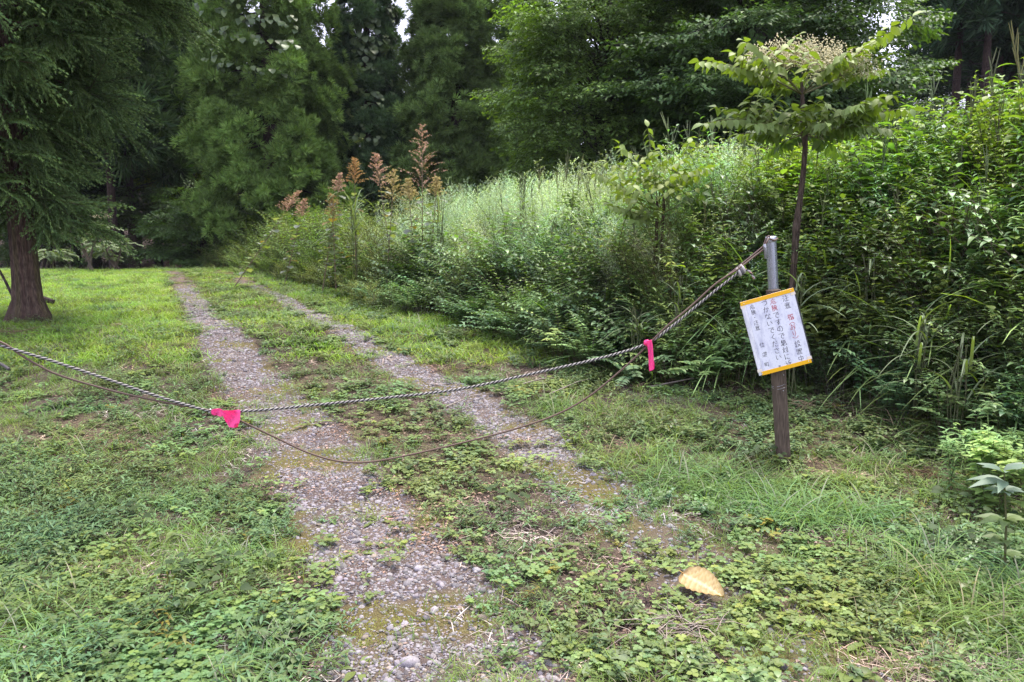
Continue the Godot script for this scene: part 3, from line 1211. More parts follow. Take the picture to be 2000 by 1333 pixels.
func build_thicket() -> void:
	var p: Array
	var t: PackedColorArray
	# low bushes and brambles where the thicket thins out far up the road
	p = []
	t = PackedColorArray()
	grow(p, t, 520, 0.0, 5.0, 370, 700, 16, 33, 1.2, 0.7, 1.15, 1.2, 1.15)
	masses("bramble_undergrowth", [shrub_mesh(9, 1.2, 0.7, 0.085, 0.115, 0.4), shrub_mesh(8, 1.1, 0.8, 0.075, 0.13, 0.25)], M.leaf, p, t, "leafy green brambles thinning out along the far right of the road", "undergrowth")
	# goldenrod-like soft growth, yellow-green
	p = []
	t = PackedColorArray()
	grow(p, t, 330, -0.5, 2.2, 520, 760, 12, 24, 0.9, 0.45, 0.95, 1.2, 1.2)
	masses("feathery_weeds", [weed_mesh(0.9, 0.06, 0.16, 0.15, 0.12, 44, true), weed_mesh(0.8, 0.055, 0.18, 0.16, 0.05, 40, true)], M.leaf, p, t, "soft yellow-green weeds fringing the road below the rusty plumes", "weeds")
	# dark pointed leaves along the front
	p = []
	t = PackedColorArray()
	grow(p, t, 330, -0.15, 1.4, 690, 1420, 6.3, 16, 1.15, 0.55, 1.0, 1.6, 1.1)
	masses("knotweed_undergrowth", [shrub_mesh(10, 1.15, 0.75, 0.10, 0.115, 0.5), shrub_mesh(8, 1.05, 0.85, 0.13, 0.10, 0.6), shrub_mesh(10, 1.2, 0.7, 0.085, 0.14, 0.3)], M.gloss_leaf, p, t, "dark green pointed leaves hanging over the front of the thicket behind the rope", "undergrowth")
	p = []
	t = PackedColorArray()
	grow(p, t, 240, -0.1, 1.3, 1380, 2250, 3.6, 8.5, 1.1, 0.45, 1.0, 1.4, 1.05)
	masses("knotweed_undergrowth", [shrub_mesh(8, 1.1, 0.6, 0.075, 0.115, 0.55), shrub_mesh(7, 1.0, 0.55, 0.11, 0.10, 0.6)], M.gloss_leaf, p, t, "dark leaves at the foot of the thicket right of the warning sign", "undergrowth")
	# mugwort with pale panicles
	p = []
	t = PackedColorArray()
	grow(p, t, 2700, 0.8, 7.5, 690, 1480, 7.5, 19, 1.45, 0.65, 1.16, 2.6, 1.05)
	masses("mugwort_vegetation", [mugwort_mesh(1.45, 0.165), mugwort_mesh(1.55, 0.15), mugwort_mesh(1.35, 0.18)], M.leaf, p, t, "pale feathery mugwort in flower on top of the bank", "mugwort")
	# leafy upright weeds: the wall behind the sign and all that stands right of it
	p = []
	t = PackedColorArray()
	grow(p, t, 800, 0.35, 4.5, 1330, 2300, 4.0, 12, 1.7, 0.5, 1.2, 2.1, 1.3)
	grow(p, t, 170, 0.2, 3.5, 2250, 3900, 1.6, 4.6, 1.7, 0.5, 1.1, 2.1, 1.2)
	masses("tall_leafy_weeds", [weed_mesh(1.7, 0.13, 0.27, 0.145, 0.42, 54, true), weed_mesh(1.6, 0.10, 0.32, 0.165, 0.28, 60, true), weed_mesh(1.8, 0.16, 0.24, 0.135, 0.55, 46, true), weed_mesh(1.7, 0.075, 0.35, 0.15, 0.35, 80, true)], M.leaf, p, t, "tall narrow-leaved weeds packed behind the warning sign", "weeds")
	p = []
	t = PackedColorArray()
	grow(p, t, 420, 0.3, 5.0, 1360, 2300, 4.5, 12, 1.8, 0.6, 1.25, 2.2, 1.25)
	masses("broad_leaf_weeds", [weed_mesh(1.8, 0.23, 0.52, 0.14, 0.25, 24, true), weed_mesh(1.7, 0.17, 0.6, 0.15, 0.2, 24, true)], M.leaf, p, t, "broad bright leaves catching the light on top of the bank at right", "weeds")
	p = []
	t = PackedColorArray()
	grow(p, t, 190, 0.8, 5.0, 900, 2250, 4.5, 13, 1.9, 0.95, 1.3, 2.2, 1.05)
	masses("amaranth_weeds", [spike_weed_mesh(1.9, 0.12), spike_weed_mesh(1.8, 0.13)], M.leaf, p, t, "thin weeds with upright green seed spikes standing above the thicket", "weeds")
	p = []
	t = PackedColorArray()
	grow(p, t, 420, 0.1, 3.2, 1020, 2300, 4.0, 11, 1.5, 0.5, 1.0, 1.9, 1.35)
	grow(p, t, 110, 0.0, 2.6, 2250, 3900, 1.6, 4.6, 1.5, 0.5, 1.0, 1.9, 1.3)
	grow(p, t, 26, -0.95, -0.2, 1880, 2150, 3.4, 4.8, 1.5, 0.3, 0.5, 1.0, 1.1)
	masses("pale_soft_weeds", [weed_mesh(1.5, 0.12, 0.22, 0.165, 0.5, 56, true), weed_mesh(1.4, 0.07, 0.18, 0.18, 0.4, 76, true), weed_mesh(1.5, 0.12, 0.55, 0.15, 0.45, 34, true)], M.leaf, p, t, "paler soft-leaved weeds loosely mixed through the face of the thicket", "weeds")
	p = []
	t = PackedColorArray()
	grow(p, t, 230, 0.1, 3.0, 1000, 2300, 4.2, 10, 1.3, 0.6, 1.1, 1.8, 1.3)
	masses("reed_grass", [arch_grass_mesh(8, 1.3, 0.016, 0.17, 0.35), arch_grass_mesh(6, 1.5, 0.02, 0.16, 0.45)], M.grass, p, t, "long loose grass blades arching out of the thicket", "grass")
	# dead stalks and litter at its foot
	p = []
	t = PackedColorArray()
	for q in 420:
		var s := spot(-0.35, 0.9, 900, 2250, 3.6, 10)
		if s == Vector3.ZERO:
			continue
		var b := Basis.from_euler(Vector3(rr(-0.2, 0.2), rr(0, TAU), rr(-0.2, 0.2))).scaled_local(Vector3.ONE * rr(0.8, 2.4))
		p.append(Transform3D(b, Vector3(s.x, quick_height(s.x, s.y), -s.y)))
		t.append(Color(1, 1, 1) * rr(0.5, 1.0))
	masses("dead_stalk_debris", [straw_mesh(8, 0.22, Color(0.24, 0.18, 0.13)), straw_mesh(9, 0.16, Color(0.17, 0.12, 0.09)), litter_mesh(24, 0.1)], M.dry, p, t, "dead stalks and brown scraps at the foot of the thicket", "debris")
	p = []
	t = PackedColorArray()
	grow(p, t, 260, -0.25, 0.9, 950, 2200, 4.2, 9.5, 1.0, 0.25, 0.6, 1.0, 0.9)
	masses("sedge_grass", [arch_grass_mesh(9, 0.9, 0.013, 0.13, 0.3), arch_grass_mesh(7, 1.1, 0.016, 0.12, 0.4)], M.grass, p, t, "arching green sedge leaves along the thicket's foot", "grass")

# a clump of silver grass as a thing of its own
func silver_grass(px: float, py: float, d: float, blades: int, length: float, v: float, label: String) -> void:
	var q := at(px, py, d)
	var y := height(q.x, d)
	var o := thing("silver_grass", label, "grass clump", Vector3(q.x, y, -d), "clumps of silver grass in the thicket")
	var lift := maxf(q.y - y, 0.0)
	var g := Geo.new()
	for k in 5:
		g.tube([Vector3(rr(-0.05, 0.05), 0, rr(-0.05, 0.05)), Vector3(rr(-0.06, 0.06), lift * 0.6 + 0.05, rr(-0.06, 0.06)), Vector3(rr(-0.08, 0.08), lift + 0.1, rr(-0.08, 0.08))], [0.007, 0.006, 0.004], 4, Color(0.12, 0.13, 0.06))
	part("stem", g.mesh(), M.leaf, o)
	for k in blades:
		var b := Geo.new()
		var a := k * 2.4 + rr(-0.3, 0.3)
		var col := green(0.45, 0.55, v * rr(0.8, 1.3))
		b.blade(Vector3(rr(-0.05, 0.05), lift * rr(0.5, 1.0), rr(-0.05, 0.05)), Vector3(cos(a), rr(1.2, 3.2), sin(a)), length * rr(0.6, 1.1), 0.016 * rr(0.8, 1.3), rr(1.0, 2.2), 9, col * 0.8, col * 1.2)
		part("blade", b.mesh(), M.grass, o)

# plume poppies gone to seed: rusty plumes on tall stems with lobed leaves, pale underneath
func plume_poppy(px: float, top_y: float, d: float, plume: float, tilt: float, rust: Color, label: String) -> void:
	var top := at(px, top_y, d)
	var y := height(top.x, d)
	var o := thing("plume_poppy", label, "plume poppy", Vector3(top.x, y, -d), "plume poppies in the thicket")
	var tall := top.y - y
	var lean := Vector3(tilt, 1, 0.05).normalized()
	var hx := -lean * tall
	var foot := Vector3(-lean.x / lean.y * tall, 0, 0)
	var g := Geo.new()
	g.tube([foot, foot + lean * tall * 0.5, foot + lean * tall], [0.012, 0.008, 0.002], 5, Color(0.22, 0.16, 0.11))
	part("stem", g.mesh(), M.plain, o)
	# the plume
	var f := Geo.new()
	var base := foot + lean * (tall - plume)
	for q in 44:
		var t := q / 44.0
		var p := base + lean * plume * t
		var l := plume * 0.5 * pow(1.0 - t, 0.8) + 0.05
		var a := q * 2.4
		var dir := Vector3(cos(a), rr(0.5, 1.5), sin(a)).normalized()
		l *= rr(0.6, 1.25)
		f.blade(p, dir, l, 0.003, 0.9, 3, rust * 0.6, rust * 0.7)
		for e in 28:
			var u := 0.15 + 0.85 * R.randf()
			var s := p + dir * l * u - Vector3(0, 0.30 * l * u * u, 0)
			var c := rust * rr(0.65, 1.3)
			if R.randf() < 0.25:
				c = Color(0.42, 0.34, 0.15) * rr(0.7, 1.1)
			f.leaf(s, rnd_dir(rr(-1.2, 0.8)), Vector3(rr(-1, 1), 1, rr(-1, 1)), rr(0.018, 0.036), 0.013, [1.0], c, 0.2, 0.2)
	part("plume", f.mesh(), M.flower, o).set_meta("kind", "stuff")
	for q in 22:
		var b := Geo.new()
		var t := 0.15 + 0.65 * q / 22.0
		var p := foot + lean * (tall - plume) * minf(t * 1.25, 1.0)
		var a := q * 2.4 + rr(-0.4, 0.4)
		var l := rr(0.14, 0.26)
		var col := Color(0.29, 0.31, 0.25) * rr(0.8, 1.15) if R.randf() < 0.6 else (Color(0.30, 0.20, 0.08) if R.randf() < 0.35 else green(0.3, 0.7, 0.15))
		b.leaf(p, Vector3(cos(a), rr(-0.15, 0.35), sin(a)), Vector3.UP, l, l * 0.85, [0.7, 0.95, 0.7, 0.95, 0.5], col, 0.2, 0.25)
		part("leaf", b.mesh(), M.leaf, o)

# an aralia: compound leaves on a bare stem; every leaflet is a mesh of its own
var leaflets := []

func frond(parent: Node3D, from: Vector3, dir: Vector3, length: float, droop: float, tint: int, pairs: int, pinnae: int, leaf_size: float) -> void:
	var pts := []
	var rad := []
	var seg := 8
	for k in seg + 1:
		var t := float(k) / seg
		pts.append(dir * length * t - Vector3.UP * droop * length * t * t)
		rad.append(lerpf(0.007, 0.002, t))
	var g := Geo.new()
	g.tube(pts, rad, 5, Color(0.14, 0.13, 0.05))
	var spots := []
	for q in pairs:
		var t := 0.42 + 0.56 * q / (pairs - 1.0)
		spots.append([t, 0])
	var flat := Vector3(dir.x, 0, dir.z).normalized()
	var side := flat.cross(Vector3.UP).normalized()
	var put := []
	var many := []
	for s in spots:
		var f: float = s[0] * seg
		var i := mini(int(f), seg - 1)
		var p: Vector3 = pts[i].lerp(pts[i + 1], f - i)
		var fw: Vector3 = (pts[i + 1] - pts[i]).normalized()
		for sd in [-1.0, 1.0]:
			put.append([p, (side * sd + fw * 0.35 + Vector3(0, rr(-1.3, -0.35), 0)).normalized(), leaf_size * rr(0.8, 1.15) * (1.1 - 0.3 * s[0])])
	put.append([pts[seg], (pts[seg] - pts[seg - 1]).normalized(), leaf_size])
	for q in pinnae:
		var t := 0.30 + 0.30 * q / maxf(1.0, pinnae - 1.0)
		var f := t * seg
		var i := mini(int(f), seg - 1)
		var p: Vector3 = pts[i].lerp(pts[i + 1], f - i)
		var sd := -1.0 if q % 2 else 1.0
		var pd := (side * sd + flat * 0.5 + Vector3.UP * 0.45).normalized()
		var pl := length * 0.34
		g.tube([p, p + pd * pl * 0.5, p + pd * pl - Vector3.UP * 0.03], [0.004, 0.003, 0.0015], 4, Color(0.14, 0.13, 0.05))
		var ps := pd.cross(Vector3.UP).normalized()
		for k in 4:
			var pp := p + pd * pl * (0.25 + 0.24 * k)
			for e in [-1.0, 1.0]:
				many.append([pp, (ps * e + pd * 0.4 + Vector3(0, rr(-0.9, -0.1), 0)).normalized(), leaf_size * rr(0.7, 1.0)])
		many.append([p + pd * pl, pd, leaf_size * 0.9])
	var o := part("frond", g.mesh(), M.leaf, parent)
	o.position = from
	var few := Geo.new()
	for w in many:
		var dd: Vector3 = w[1]
		var col := green([0.3, 0.2, 0.5][tint], 0.88, [0.15, 0.185, 0.12][tint] * rr(0.8, 1.2))
		few.leaf(w[0], dd, (Vector3.UP + Vector3(R.randfn(), 0, R.randfn()) * 0.4).normalized(), w[2], w[2] * 0.55, [0.75, 1.0, 0.85, 0.45], col, 0.22, 0.28)
	if many.size():
		part("side_leaflets", few.mesh(), M.leaf, o).set_meta("kind", "stuff")
	for w in put:
		var dd: Vector3 = w[1]
		var upv := (Vector3.UP + flat * 0.2).normalized()
		var xs := upv.cross(dd).normalized()
		var b := Basis(xs, dd.cross(xs).normalized(), dd) * Basis.from_euler(Vector3(0, 0, rr(-0.7, 0.7)))
		var lf := part("leaflet", leaflets[tint * 3 + R.randi() % 3], M.leaf, o)
		lf.transform = Transform3D(b.scaled_local(Vector3.ONE * w[2]), w[0])

func panicle(size: Vector3, branches: int, col: Color) -> ArrayMesh:
	var g := Geo.new()
	for q in branches:
		var d := Vector3(R.randfn(), R.randf() * 1.3 + 0.1, R.randfn()).normalized()
		var e := d * size
		g.blade(Vector3.ZERO, e, e.length(), 0.004, 0.0, 2, Color(0.2, 0.2, 0.1), col * 0.6)
		for k in 9:
			var t := 0.5 + 0.5 * R.randf()
			var c := e * t + Vector3(R.randfn(), R.randfn(), R.randfn()) * 0.022
			g.lump(c, Vector3.ONE * rr(0.005, 0.009), col * rr(0.75, 1.2), R, 0.2, 0)
	return g.mesh()

func build_saplings() -> void:
	for tint in [[0.15, 0.3], [0.185, 0.2], [0.12, 0.5]]:
		for k in 3:
			leaflets.append(big_leaf_mesh(tint[0] * rr(0.85, 1.15), tint[1], [0.75, 1.0, 0.85, 0.45], rr(0.5, 0.6)))
	# the one behind the sign post
	var d := 7.3
	var foot := at(1546, 600, d)
	foot.y = height(foot.x, d) - 0.05
	var o := thing("aralia_sapling", "slender aralia sapling with cream flower heads rising behind the sign post", "sapling", foot, "aralia saplings in the thicket")
	var line := []
	for q in [[1543, 600], [1549, 545], [1553, 490], [1556, 440], [1563, 390], [1570, 330], [1573, 285], [1571, 262], [1568, 200], [1566, 160]]:
		line.append(at(q[0], q[1], d) - foot)
	line.push_front(Vector3(-0.02, -0.1, 0))
	var g := Geo.new()
	g.tube(line, [0.032, 0.03, 0.029, 0.030, 0.036, 0.026, 0.024, 0.023, 0.031, 0.019, 0.012], 8, Color(0.15, 0.11, 0.085), false, 0.12)
	part("trunk", g.mesh(), M.bark, o)
	var crotch := at(1572, 265, d) - foot
	var upper := at(1567, 185, d) - foot
	for f in [
		[crotch, 1360, 235, 0.35, 0, 0.30, 1.15], [crotch, 1440, 262, -0.5, 0, 0.1, 0.8], [crotch, 1745, 250, 0.25, 0, 0.25, 1.0], [crotch, 1640, 300, -0.75, 2, 0.15, 0.8],
		[crotch, 1505, 300, -0.8, 2, 0.2, 0.75], [crotch, 1690, 195, 0.7, 0, 0.2, 1.0], [crotch, 1800, 205, 0.1, 0, 0.22, 1.15], [crotch, 1398, 222, -0.1, 0, 0.28, 1.0], [crotch, 1470, 240, 0.5, 0, 0.2, 0.8], [crotch, 1615, 238, 0.6, 0, 0.2, 0.8], [crotch, 1688, 258, -0.35, 0, 0.25, 0.9], [crotch, 1725, 222, -0.2, 0, 0.25, 1.0],
		[upper, 1352, 112, 0.3, 1, 0.2, 1.1], [upper, 1455, 80, 0.7, 1, 0.05, 0.7], [upper, 1785, 30, 0.15, 1, 0.02, 1.25], [upper, 1740, 130, -0.3, 0, 0.15, 0.95], [upper, 1480, 170, -0.7, 0, 0.25, 0.7], [upper, 1420, 130, -0.3, 0, 0.25, 0.9], [upper, 1660, 95, 0.5, 1, 0.1, 0.8]]:
		var tip := at(f[1], f[2], d - f[3]) - foot
		var a: Vector3 = f[0]
		var v := tip - a
		var l := v.length()
		frond(o, a, (v + Vector3.UP * f[5] * l).normalized(), l, f[5], f[4], 11, 6 if l > 0.7 else 4, 0.128)
	for q in [[1525, 105, 0.0], [1585, 100, 0.15], [1640, 125, -0.1]]:
		var p := part("flower_panicle", panicle(Vector3(0.36, 0.25, 0.28), 110, Color(0.66, 0.62, 0.42)), M.flower, o)
		p.position = at(q[0], q[1] + 25, d + q[2]) - foot
		p.set_meta("kind", "stuff")
		var sg := Geo.new()
		sg.tube([upper - p.position, Vector3(0, -0.02, 0)], [0.008, 0.004], 5, Color(0.14, 0.13, 0.06))
		part("flower_stalk", sg.mesh(), M.leaf, p)
	# the second, smaller one left of the sign
	d = 8.6
	foot = at(1285, 520, d)
	foot.y = height(foot.x, d) - 0.05
	o = thing("aralia_sapling", "smaller bright green sapling without flowers, left of the sign above the rope", "sapling", foot, "aralia saplings in the thicket")
	g = Geo.new()
	var hh := at(1285, 385, d).y - foot.y
	for s in [[-0.02, 0.03], [0.03, -0.02]]:
		g.tube([Vector3(s[0], -0.1, 0), Vector3(s[0] * 1.4, hh * 0.5, s[1]), Vector3(s[0] * 1.8, hh, s[1] * 2.0)], [0.024, 0.021, 0.015], 7, Color(0.16, 0.11, 0.08), false, 0.1)
	part("trunk", g.mesh(), M.bark, o)
	for f in [[1135, 305, 0.2, 1, 0.3], [1200, 262, 0.6, 1, 0.15], [1265, 248, -0.4, 1, 0.0], [1400, 300, 0.3, 1, 0.3], [1350, 265, -0.6, 1, 0.1], [1180, 395, 0.5, 0, 0.2], [1420, 380, 0.1, 2, 0.2], [1330, 330, 0.8, 1, 0.2], [1230, 350, 0.9, 1, 0.2], [1290, 290, 0.6, 1, 0.05], [1240, 430, 0.4, 0, 0.15]]:
		var tip := at(f[0], f[1], d - f[2]) - foot
		var a := Vector3(0.0, hh * rr(0.75, 1.0), 0.0)
		var v := tip - a
		var l := v.length()
		frond(o, a, (v + Vector3.UP * f[4] * l).normalized(), l, f[4], f[3], 9, 4, 0.125)

# ---------------------------------------------------------------- trees
var tuft_a := []
var tuft_b := []
var spray_dark := []
var spray_light := []
var spray_mid := []

func tree_meshes() -> void:
	for k in 3:
		tuft_a.append(tuft_mesh(44, 0.24, 0.024, 0.12, 0.48))
	for k in 2:
		tuft_b.append(tuft_mesh(40, 0.55, 0.07, 0.085, 0.6))
	for k in 3:
		spray_light.append(leaf_spray_mesh(26, 0.55, 0.105, 0.52, 0.14, 0.22))
		spray_mid.append(leaf_spray_mesh(26, 0.62, 0.125, 0.54, 0.10, 0.42))
		spray_dark.append(leaf_spray_mesh(24, 0.7, 0.12, 0.5, 0.08, 0.52))

func trunk_of(o: Node3D, tall: float, r: float, col: Color, bend := 0.0, sides := 9) -> Array:
	var pts := []
	var rad := []
	var m := 9
	for k in m:
		var t := float(k) / (m - 1)
		pts.append(Vector3(sin(t * 3.0 + bend * 7.0) * bend, tall * t - 0.15 * (1.0 - t), cos(t * 2.3 + bend * 5.0) * bend - bend))
		rad.append(r * (1.0 - 0.85 * t) * (1.0 + 0.5 * exp(-t * 22.0)) + 0.01)
	var g := Geo.new()
	g.tube(pts, rad, sides, col, false, 0.07)
	part("trunk", g.mesh(), M.bark, o)
	return pts

func conifer(label: String, group: String, px: float, d: float, tall: float, radius: float, low: float, clumps: int, per: int, tint: Color, big := false, bare := 0, power := 0.75) -> Node3D:
	var x := (px - 1000.0) / FOCAL * d
	var o := thing("cedar_tree", label, "tree", Vector3(x, height(x, d), -d), group)
	trunk_of(o, tall * 0.97, (0.009 * tall + 0.03) if bare else (0.016 * tall + 0.05), Color(0.11, 0.08, 0.065) * rr(0.8, 1.2), 0.08)
	var places := []
	var tints := PackedColorArray()
	var g := Geo.new()
	for q in clumps:
		var t := low + (1.0 - low) * pow((q + R.randf()) / clumps, 1.15)
		var u := (t - low) / (1.0 - low)
		var reach := radius * pow(1.0 - u, power) * (0.9 + 0.1 * sin(u * 40.0)) + 0.15
		var a := q * 2.4 + rr(-0.5, 0.5)
		var out := Vector3(cos(a), 0, sin(a))
		var far := reach * sqrt(rr(0.35, 1.0))
		var c := Vector3(0, tall * t, 0) + out * far + Vector3(0, rr(-0.15, 0.1) - 0.12 * far, 0)
		if q % 2 == 0:
			g.tube([Vector3(0, tall * t + 0.1 * far, 0), c], [0.02 + 0.01 * far, 0.008], 4, Color(0.08, 0.06, 0.05))
		var k := rr(0.6, 1.4)
		for e in per:
			var w := Vector3(R.randfn(), R.randfn() * 0.8, R.randfn()) * 0.27 * (1.7 if big else 1.0) * clampf(reach * 0.6, 0.5, 1.2)
			var lookd := (out * 0.7 + Vector3(0, 0.6, 0) + w * 1.2).normalized()
			var bx := Vector3.UP.cross(lookd).normalized() if absf(lookd.y) < 0.98 else Vector3.RIGHT
			var b := Basis(bx, lookd, bx.cross(lookd)).rotated(lookd, rr(0, TAU)).scaled_local(Vector3.ONE * rr(0.75, 1.25))
			places.append(Transform3D(b, c + w))
			var hi := 1.0 + 0.35 * clampf(w.y * 3.0, -1, 1) * 0.5
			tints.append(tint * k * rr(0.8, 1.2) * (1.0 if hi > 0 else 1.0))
	for q in bare:
		var t := low * rr(0.45, 1.0)
		var a := rr(0, TAU)
		g.tube([Vector3(0, tall * t, 0), Vector3(cos(a), rr(-0.2, 0.3), sin(a)) * rr(0.4, 1.2) + Vector3(0, tall * t, 0)], [0.018, 0.005], 3, Color(0.10, 0.085, 0.08))
	part("limbs", g.mesh(), M.bark, o).set_meta("kind", "stuff")
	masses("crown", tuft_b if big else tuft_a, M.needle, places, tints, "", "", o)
	return o

func creeper(o: Node3D, count: int, y_lo: float, y_hi: float, radius: float, a_lo: float, a_hi: float, size: float, v: float, label: String) -> void:
	# climbing vine: large round leaves lying over one another on the outside of a crown
	var m := [big_leaf_mesh(v, 0.5, [0.85, 1.0, 0.85, 0.5], 0.95), big_leaf_mesh(v * 1.2, 0.4, [0.85, 1.0, 0.85, 0.5], 0.9)]
	var places := []
	var tints := PackedColorArray()
	for q in count:
		var a := rr(a_lo, a_hi)
		var y := rr(y_lo, y_hi)
		var lump := 1.0 + 0.22 * mixn.get_noise_2d(a * 40.0, y * 30.0)
		if mixn.get_noise_2d(a * 30.0 + 77.0, y * 22.0) < -0.08:
			continue
		var u := (y - y_lo) / (y_hi - y_lo)
		var r := radius * lump * (1.0 - 0.35 * u * u)
		var out := Vector3(sin(a), 0, cos(a))
		var dir := (out * 0.6 + Vector3(rr(-0.5, 0.5), -0.6, rr(-0.5, 0.5))).normalized()
		var n := (out * 0.7 + Vector3.UP * 0.8).normalized()
		var bx := n.cross(dir).normalized()
		var b := Basis(bx, dir.cross(bx).normalized(), dir).scaled_local(Vector3.ONE * size * rr(0.7, 1.3))
		places.append(Transform3D(b, out * r + Vector3(0, y, 0)))
		tints.append(Color(1, 1, 1) * rr(0.7, 1.3))
	masses("vine_leaves", m, M.gloss_leaf, places, tints, "", "", o)

func broadleaf(label: String, group: String, px: float, d: float, centre_y: float, rad: Vector3, plates: int, per: int, meshes: Array, tint: Color, trunk_r: float, plate_r := 0.8, sag := 0.25, lean := 0.0) -> Node3D:
	var x := (px - 1000.0) / FOCAL * d
	var y0 := height(x, d)
	var o := thing("broadleaf_tree", label, "tree", Vector3(x, y0, -d), group)
	var cy := centre_y - y0
	var pts := trunk_of(o, cy + rad.y * 0.7, trunk_r, Color(0.12, 0.10, 0.085), 0.15)
	var g := Geo.new()
	var places := []
	var tints := PackedColorArray()
	for q in plates:
		var dir := Vector3(R.randfn(), R.randfn(), R.randfn()).normalized()
		var f := pow(rr(0.25, 1.0), 0.45)
		var c := Vector3(lean, cy, 0) + dir * rad * f
		var root := Vector3(lean * 0.4, clampf(c.y - rr(0.5, 1.6), 0.5, cy + rad.y * 0.6), 0)
		g.tube([root, root.lerp(c, 0.5) + Vector3(0, 0.25, 0), c], [trunk_r * 0.28, trunk_r * 0.14, 0.008], 4, Color(0.10, 0.085, 0.075))
		var out := Vector3(dir.x, 0, dir.z)
		out = out.normalized() if out.length() > 0.1 else Vector3.RIGHT
		var k := rr(0.75, 1.25)
		for e in per:
			var an := rr(0, TAU)
			var rr_ := plate_r * sqrt(R.randf())
			var w := Vector3(cos(an) * rr_, -sag * rr_ * rr_ + R.randfn() * 0.07, sin(an) * rr_)
			var fd := (Vector3(cos(an), 0, sin(an)) * 0.6 + out * 0.7 + Vector3(0, rr(-0.45, 0.15), 0)).normalized()
			var upv := (Vector3.UP + Vector3(R.randfn(), 0, R.randfn()) * 0.25).normalized()
			var bx := upv.cross(fd).normalized()
			var b := Basis(bx, fd.cross(bx).normalized(), fd).scaled_local(Vector3.ONE * rr(0.7, 1.2))
			places.append(Transform3D(b, c + w))
			tints.append(tint * k * rr(0.8, 1.2))
	part("limbs", g.mesh(), M.bark, o).set_meta("kind", "stuff")
	masses("crown", meshes, M.leaf, places, tints, "", "", o)
	return o

func near_cedar() -> void:
	var foot := ground_at(58, 628)
	var d := -foot.z
	var o := thing("cedar_tree", "big near cedar at the left edge with bare reddish lower trunk and drooping boughs", "tree", foot)
	var g := Geo.new()
	var pts := []
	var rad := []
	for k in 40:
		var t := float(k) / 39.0
		var y := -0.25 + 11.0 * t
		pts.append(Vector3(0.02 * sin(y) - 0.012 * y, y, 0.0))
		rad.append((0.172 - 0.010 * y) * (1.0 + 0.55 * exp(-maxf(y, -0.1) * 6.0)))
	# fluted trunk with roots
	var sides := 40
	var prev := -1
	for k in pts.size():
		var first := g.v.size()
		var y: float = pts[k].y
		for s in sides + 1:
			var an := TAU * s / sides
			var flare := exp(-maxf(y, 0.0) * 5.0)
			var r: float = rad[k] * (1.0 + 0.045 * sin(an * 5.0 + 0.6) + 0.03 * sin(an * 13.0 + y * 0.6) + 0.02 * sin(an * 21.0 - y) + flare * (0.30 * pow(maxf(0, cos(an * 2.5 - 0.4)), 2.0)))
			var c := Color(0.125, 0.078, 0.062).lerp(Color(0.18, 0.13, 0.10), 0.5 + 0.5 * sin(an * 13.0 + y * 0.6))
			if sin(an * 4.0 + 1.0) > 0.55:
				c = c.lerp(Color(0.17, 0.16, 0.06), 0.35)
			g.vert(pts[k] + Vector3(cos(an) * r, 0, sin(an) * r), c)
		if prev >= 0:
			for s in sides:
				g.quad(prev + s, prev + s + 1, first + s + 1, first + s)
		prev = first
	part("trunk", g.mesh(), M.bark, o)
	var green_mesh := [cedar_spray_mesh(14, 0.70, 0.085, 0.9), cedar_spray_mesh(15, 0.64, 0.07, 1.2), cedar_spray_mesh(13, 0.78, 0.10, 0.7)]
	var places := []
	var tints := PackedColorArray()
	var dead := []
	var dead_t := PackedColorArray()
	for q in 94:
		var h := 1.42 + 7.3 * pow((q + 0.5) / 94.0, 0.95)
		var a := q * 2.4 + rr(-0.3, 0.3)
		var out := Vector3(cos(a), 0, sin(a))
		var right := maxf(0.0, out.x)
		var length := rr(0.75, 1.0) * (1.5 + 1.25 * smoothstep(2.4, 4.2, h) * (0.55 + 0.45 * right) - 0.08 * maxf(0.0, h - 5.0))
		length *= lerpf(0.5, 1.0, smoothstep(2.3, 3.7, h))
		if right > 0.25 and h < 5.0:
			length *= 0.5 if q % 3 else 0.9
		var lp := []
		var lr := []
		for k in 7:
			var t := k / 6.0
			lp.append(Vector3(0, h, 0) + out * length * t + Vector3(0, 0.32 * length * t - 0.42 * length * t * t, 0) + Vector3(sin(t * 5.0 + q), 0, cos(t * 4.0 + q)) * 0.05)
			lr.append(lerpf(0.035, 0.006, t))
		var lg := Geo.new()
		lg.tube(lp, lr, 5, Color(0.11, 0.075, 0.055), false, 0.1)
		part("limb", lg.mesh(), M.bark, o)
		var k2 := rr(0.75, 1.25) * (1.5 if q % 4 == 0 else 1.0)
		var n := int(34 * length / 2.0) + 8
		for e in n:
			var t := pow(rr(0.15, 1.0), 0.55)
			var f := t * 6.0
			var i := mini(int(f), 5)
			var p: Vector3 = lp[i].lerp(lp[i + 1], f - i)
			var sd := out.cross(Vector3.UP) * rr(-1.2, 1.2)
			var fd := (out * rr(0.2, 1.0) + sd + Vector3(0, rr(-0.7, 0.25), 0)).normalized()
			var bx := Vector3.UP.cross(fd).normalized()
			var b := Basis(bx, fd.cross(bx).normalized(), fd).rotated(fd, rr(-0.5, 0.5)).scaled_local(Vector3.ONE * rr(0.75, 1.25))
			if t < 0.22 and R.randf() < 0.4:
				if R.randf() < 0.35:
					dead.append(Transform3D(b.scaled_local(Vector3.ONE * 0.7), p))
					dead_t.append(Color(2.1, 1.05, 0.85) * rr(0.6, 1.0))
				continue
			places.append(Transform3D(b, p))
			tints.append(Color(1, 1, 1) * k2 * rr(0.75, 1.25))
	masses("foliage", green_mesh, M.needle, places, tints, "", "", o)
	masses("dead_foliage", [green_mesh[1]], M.dry, dead, dead_t, "", "", o)

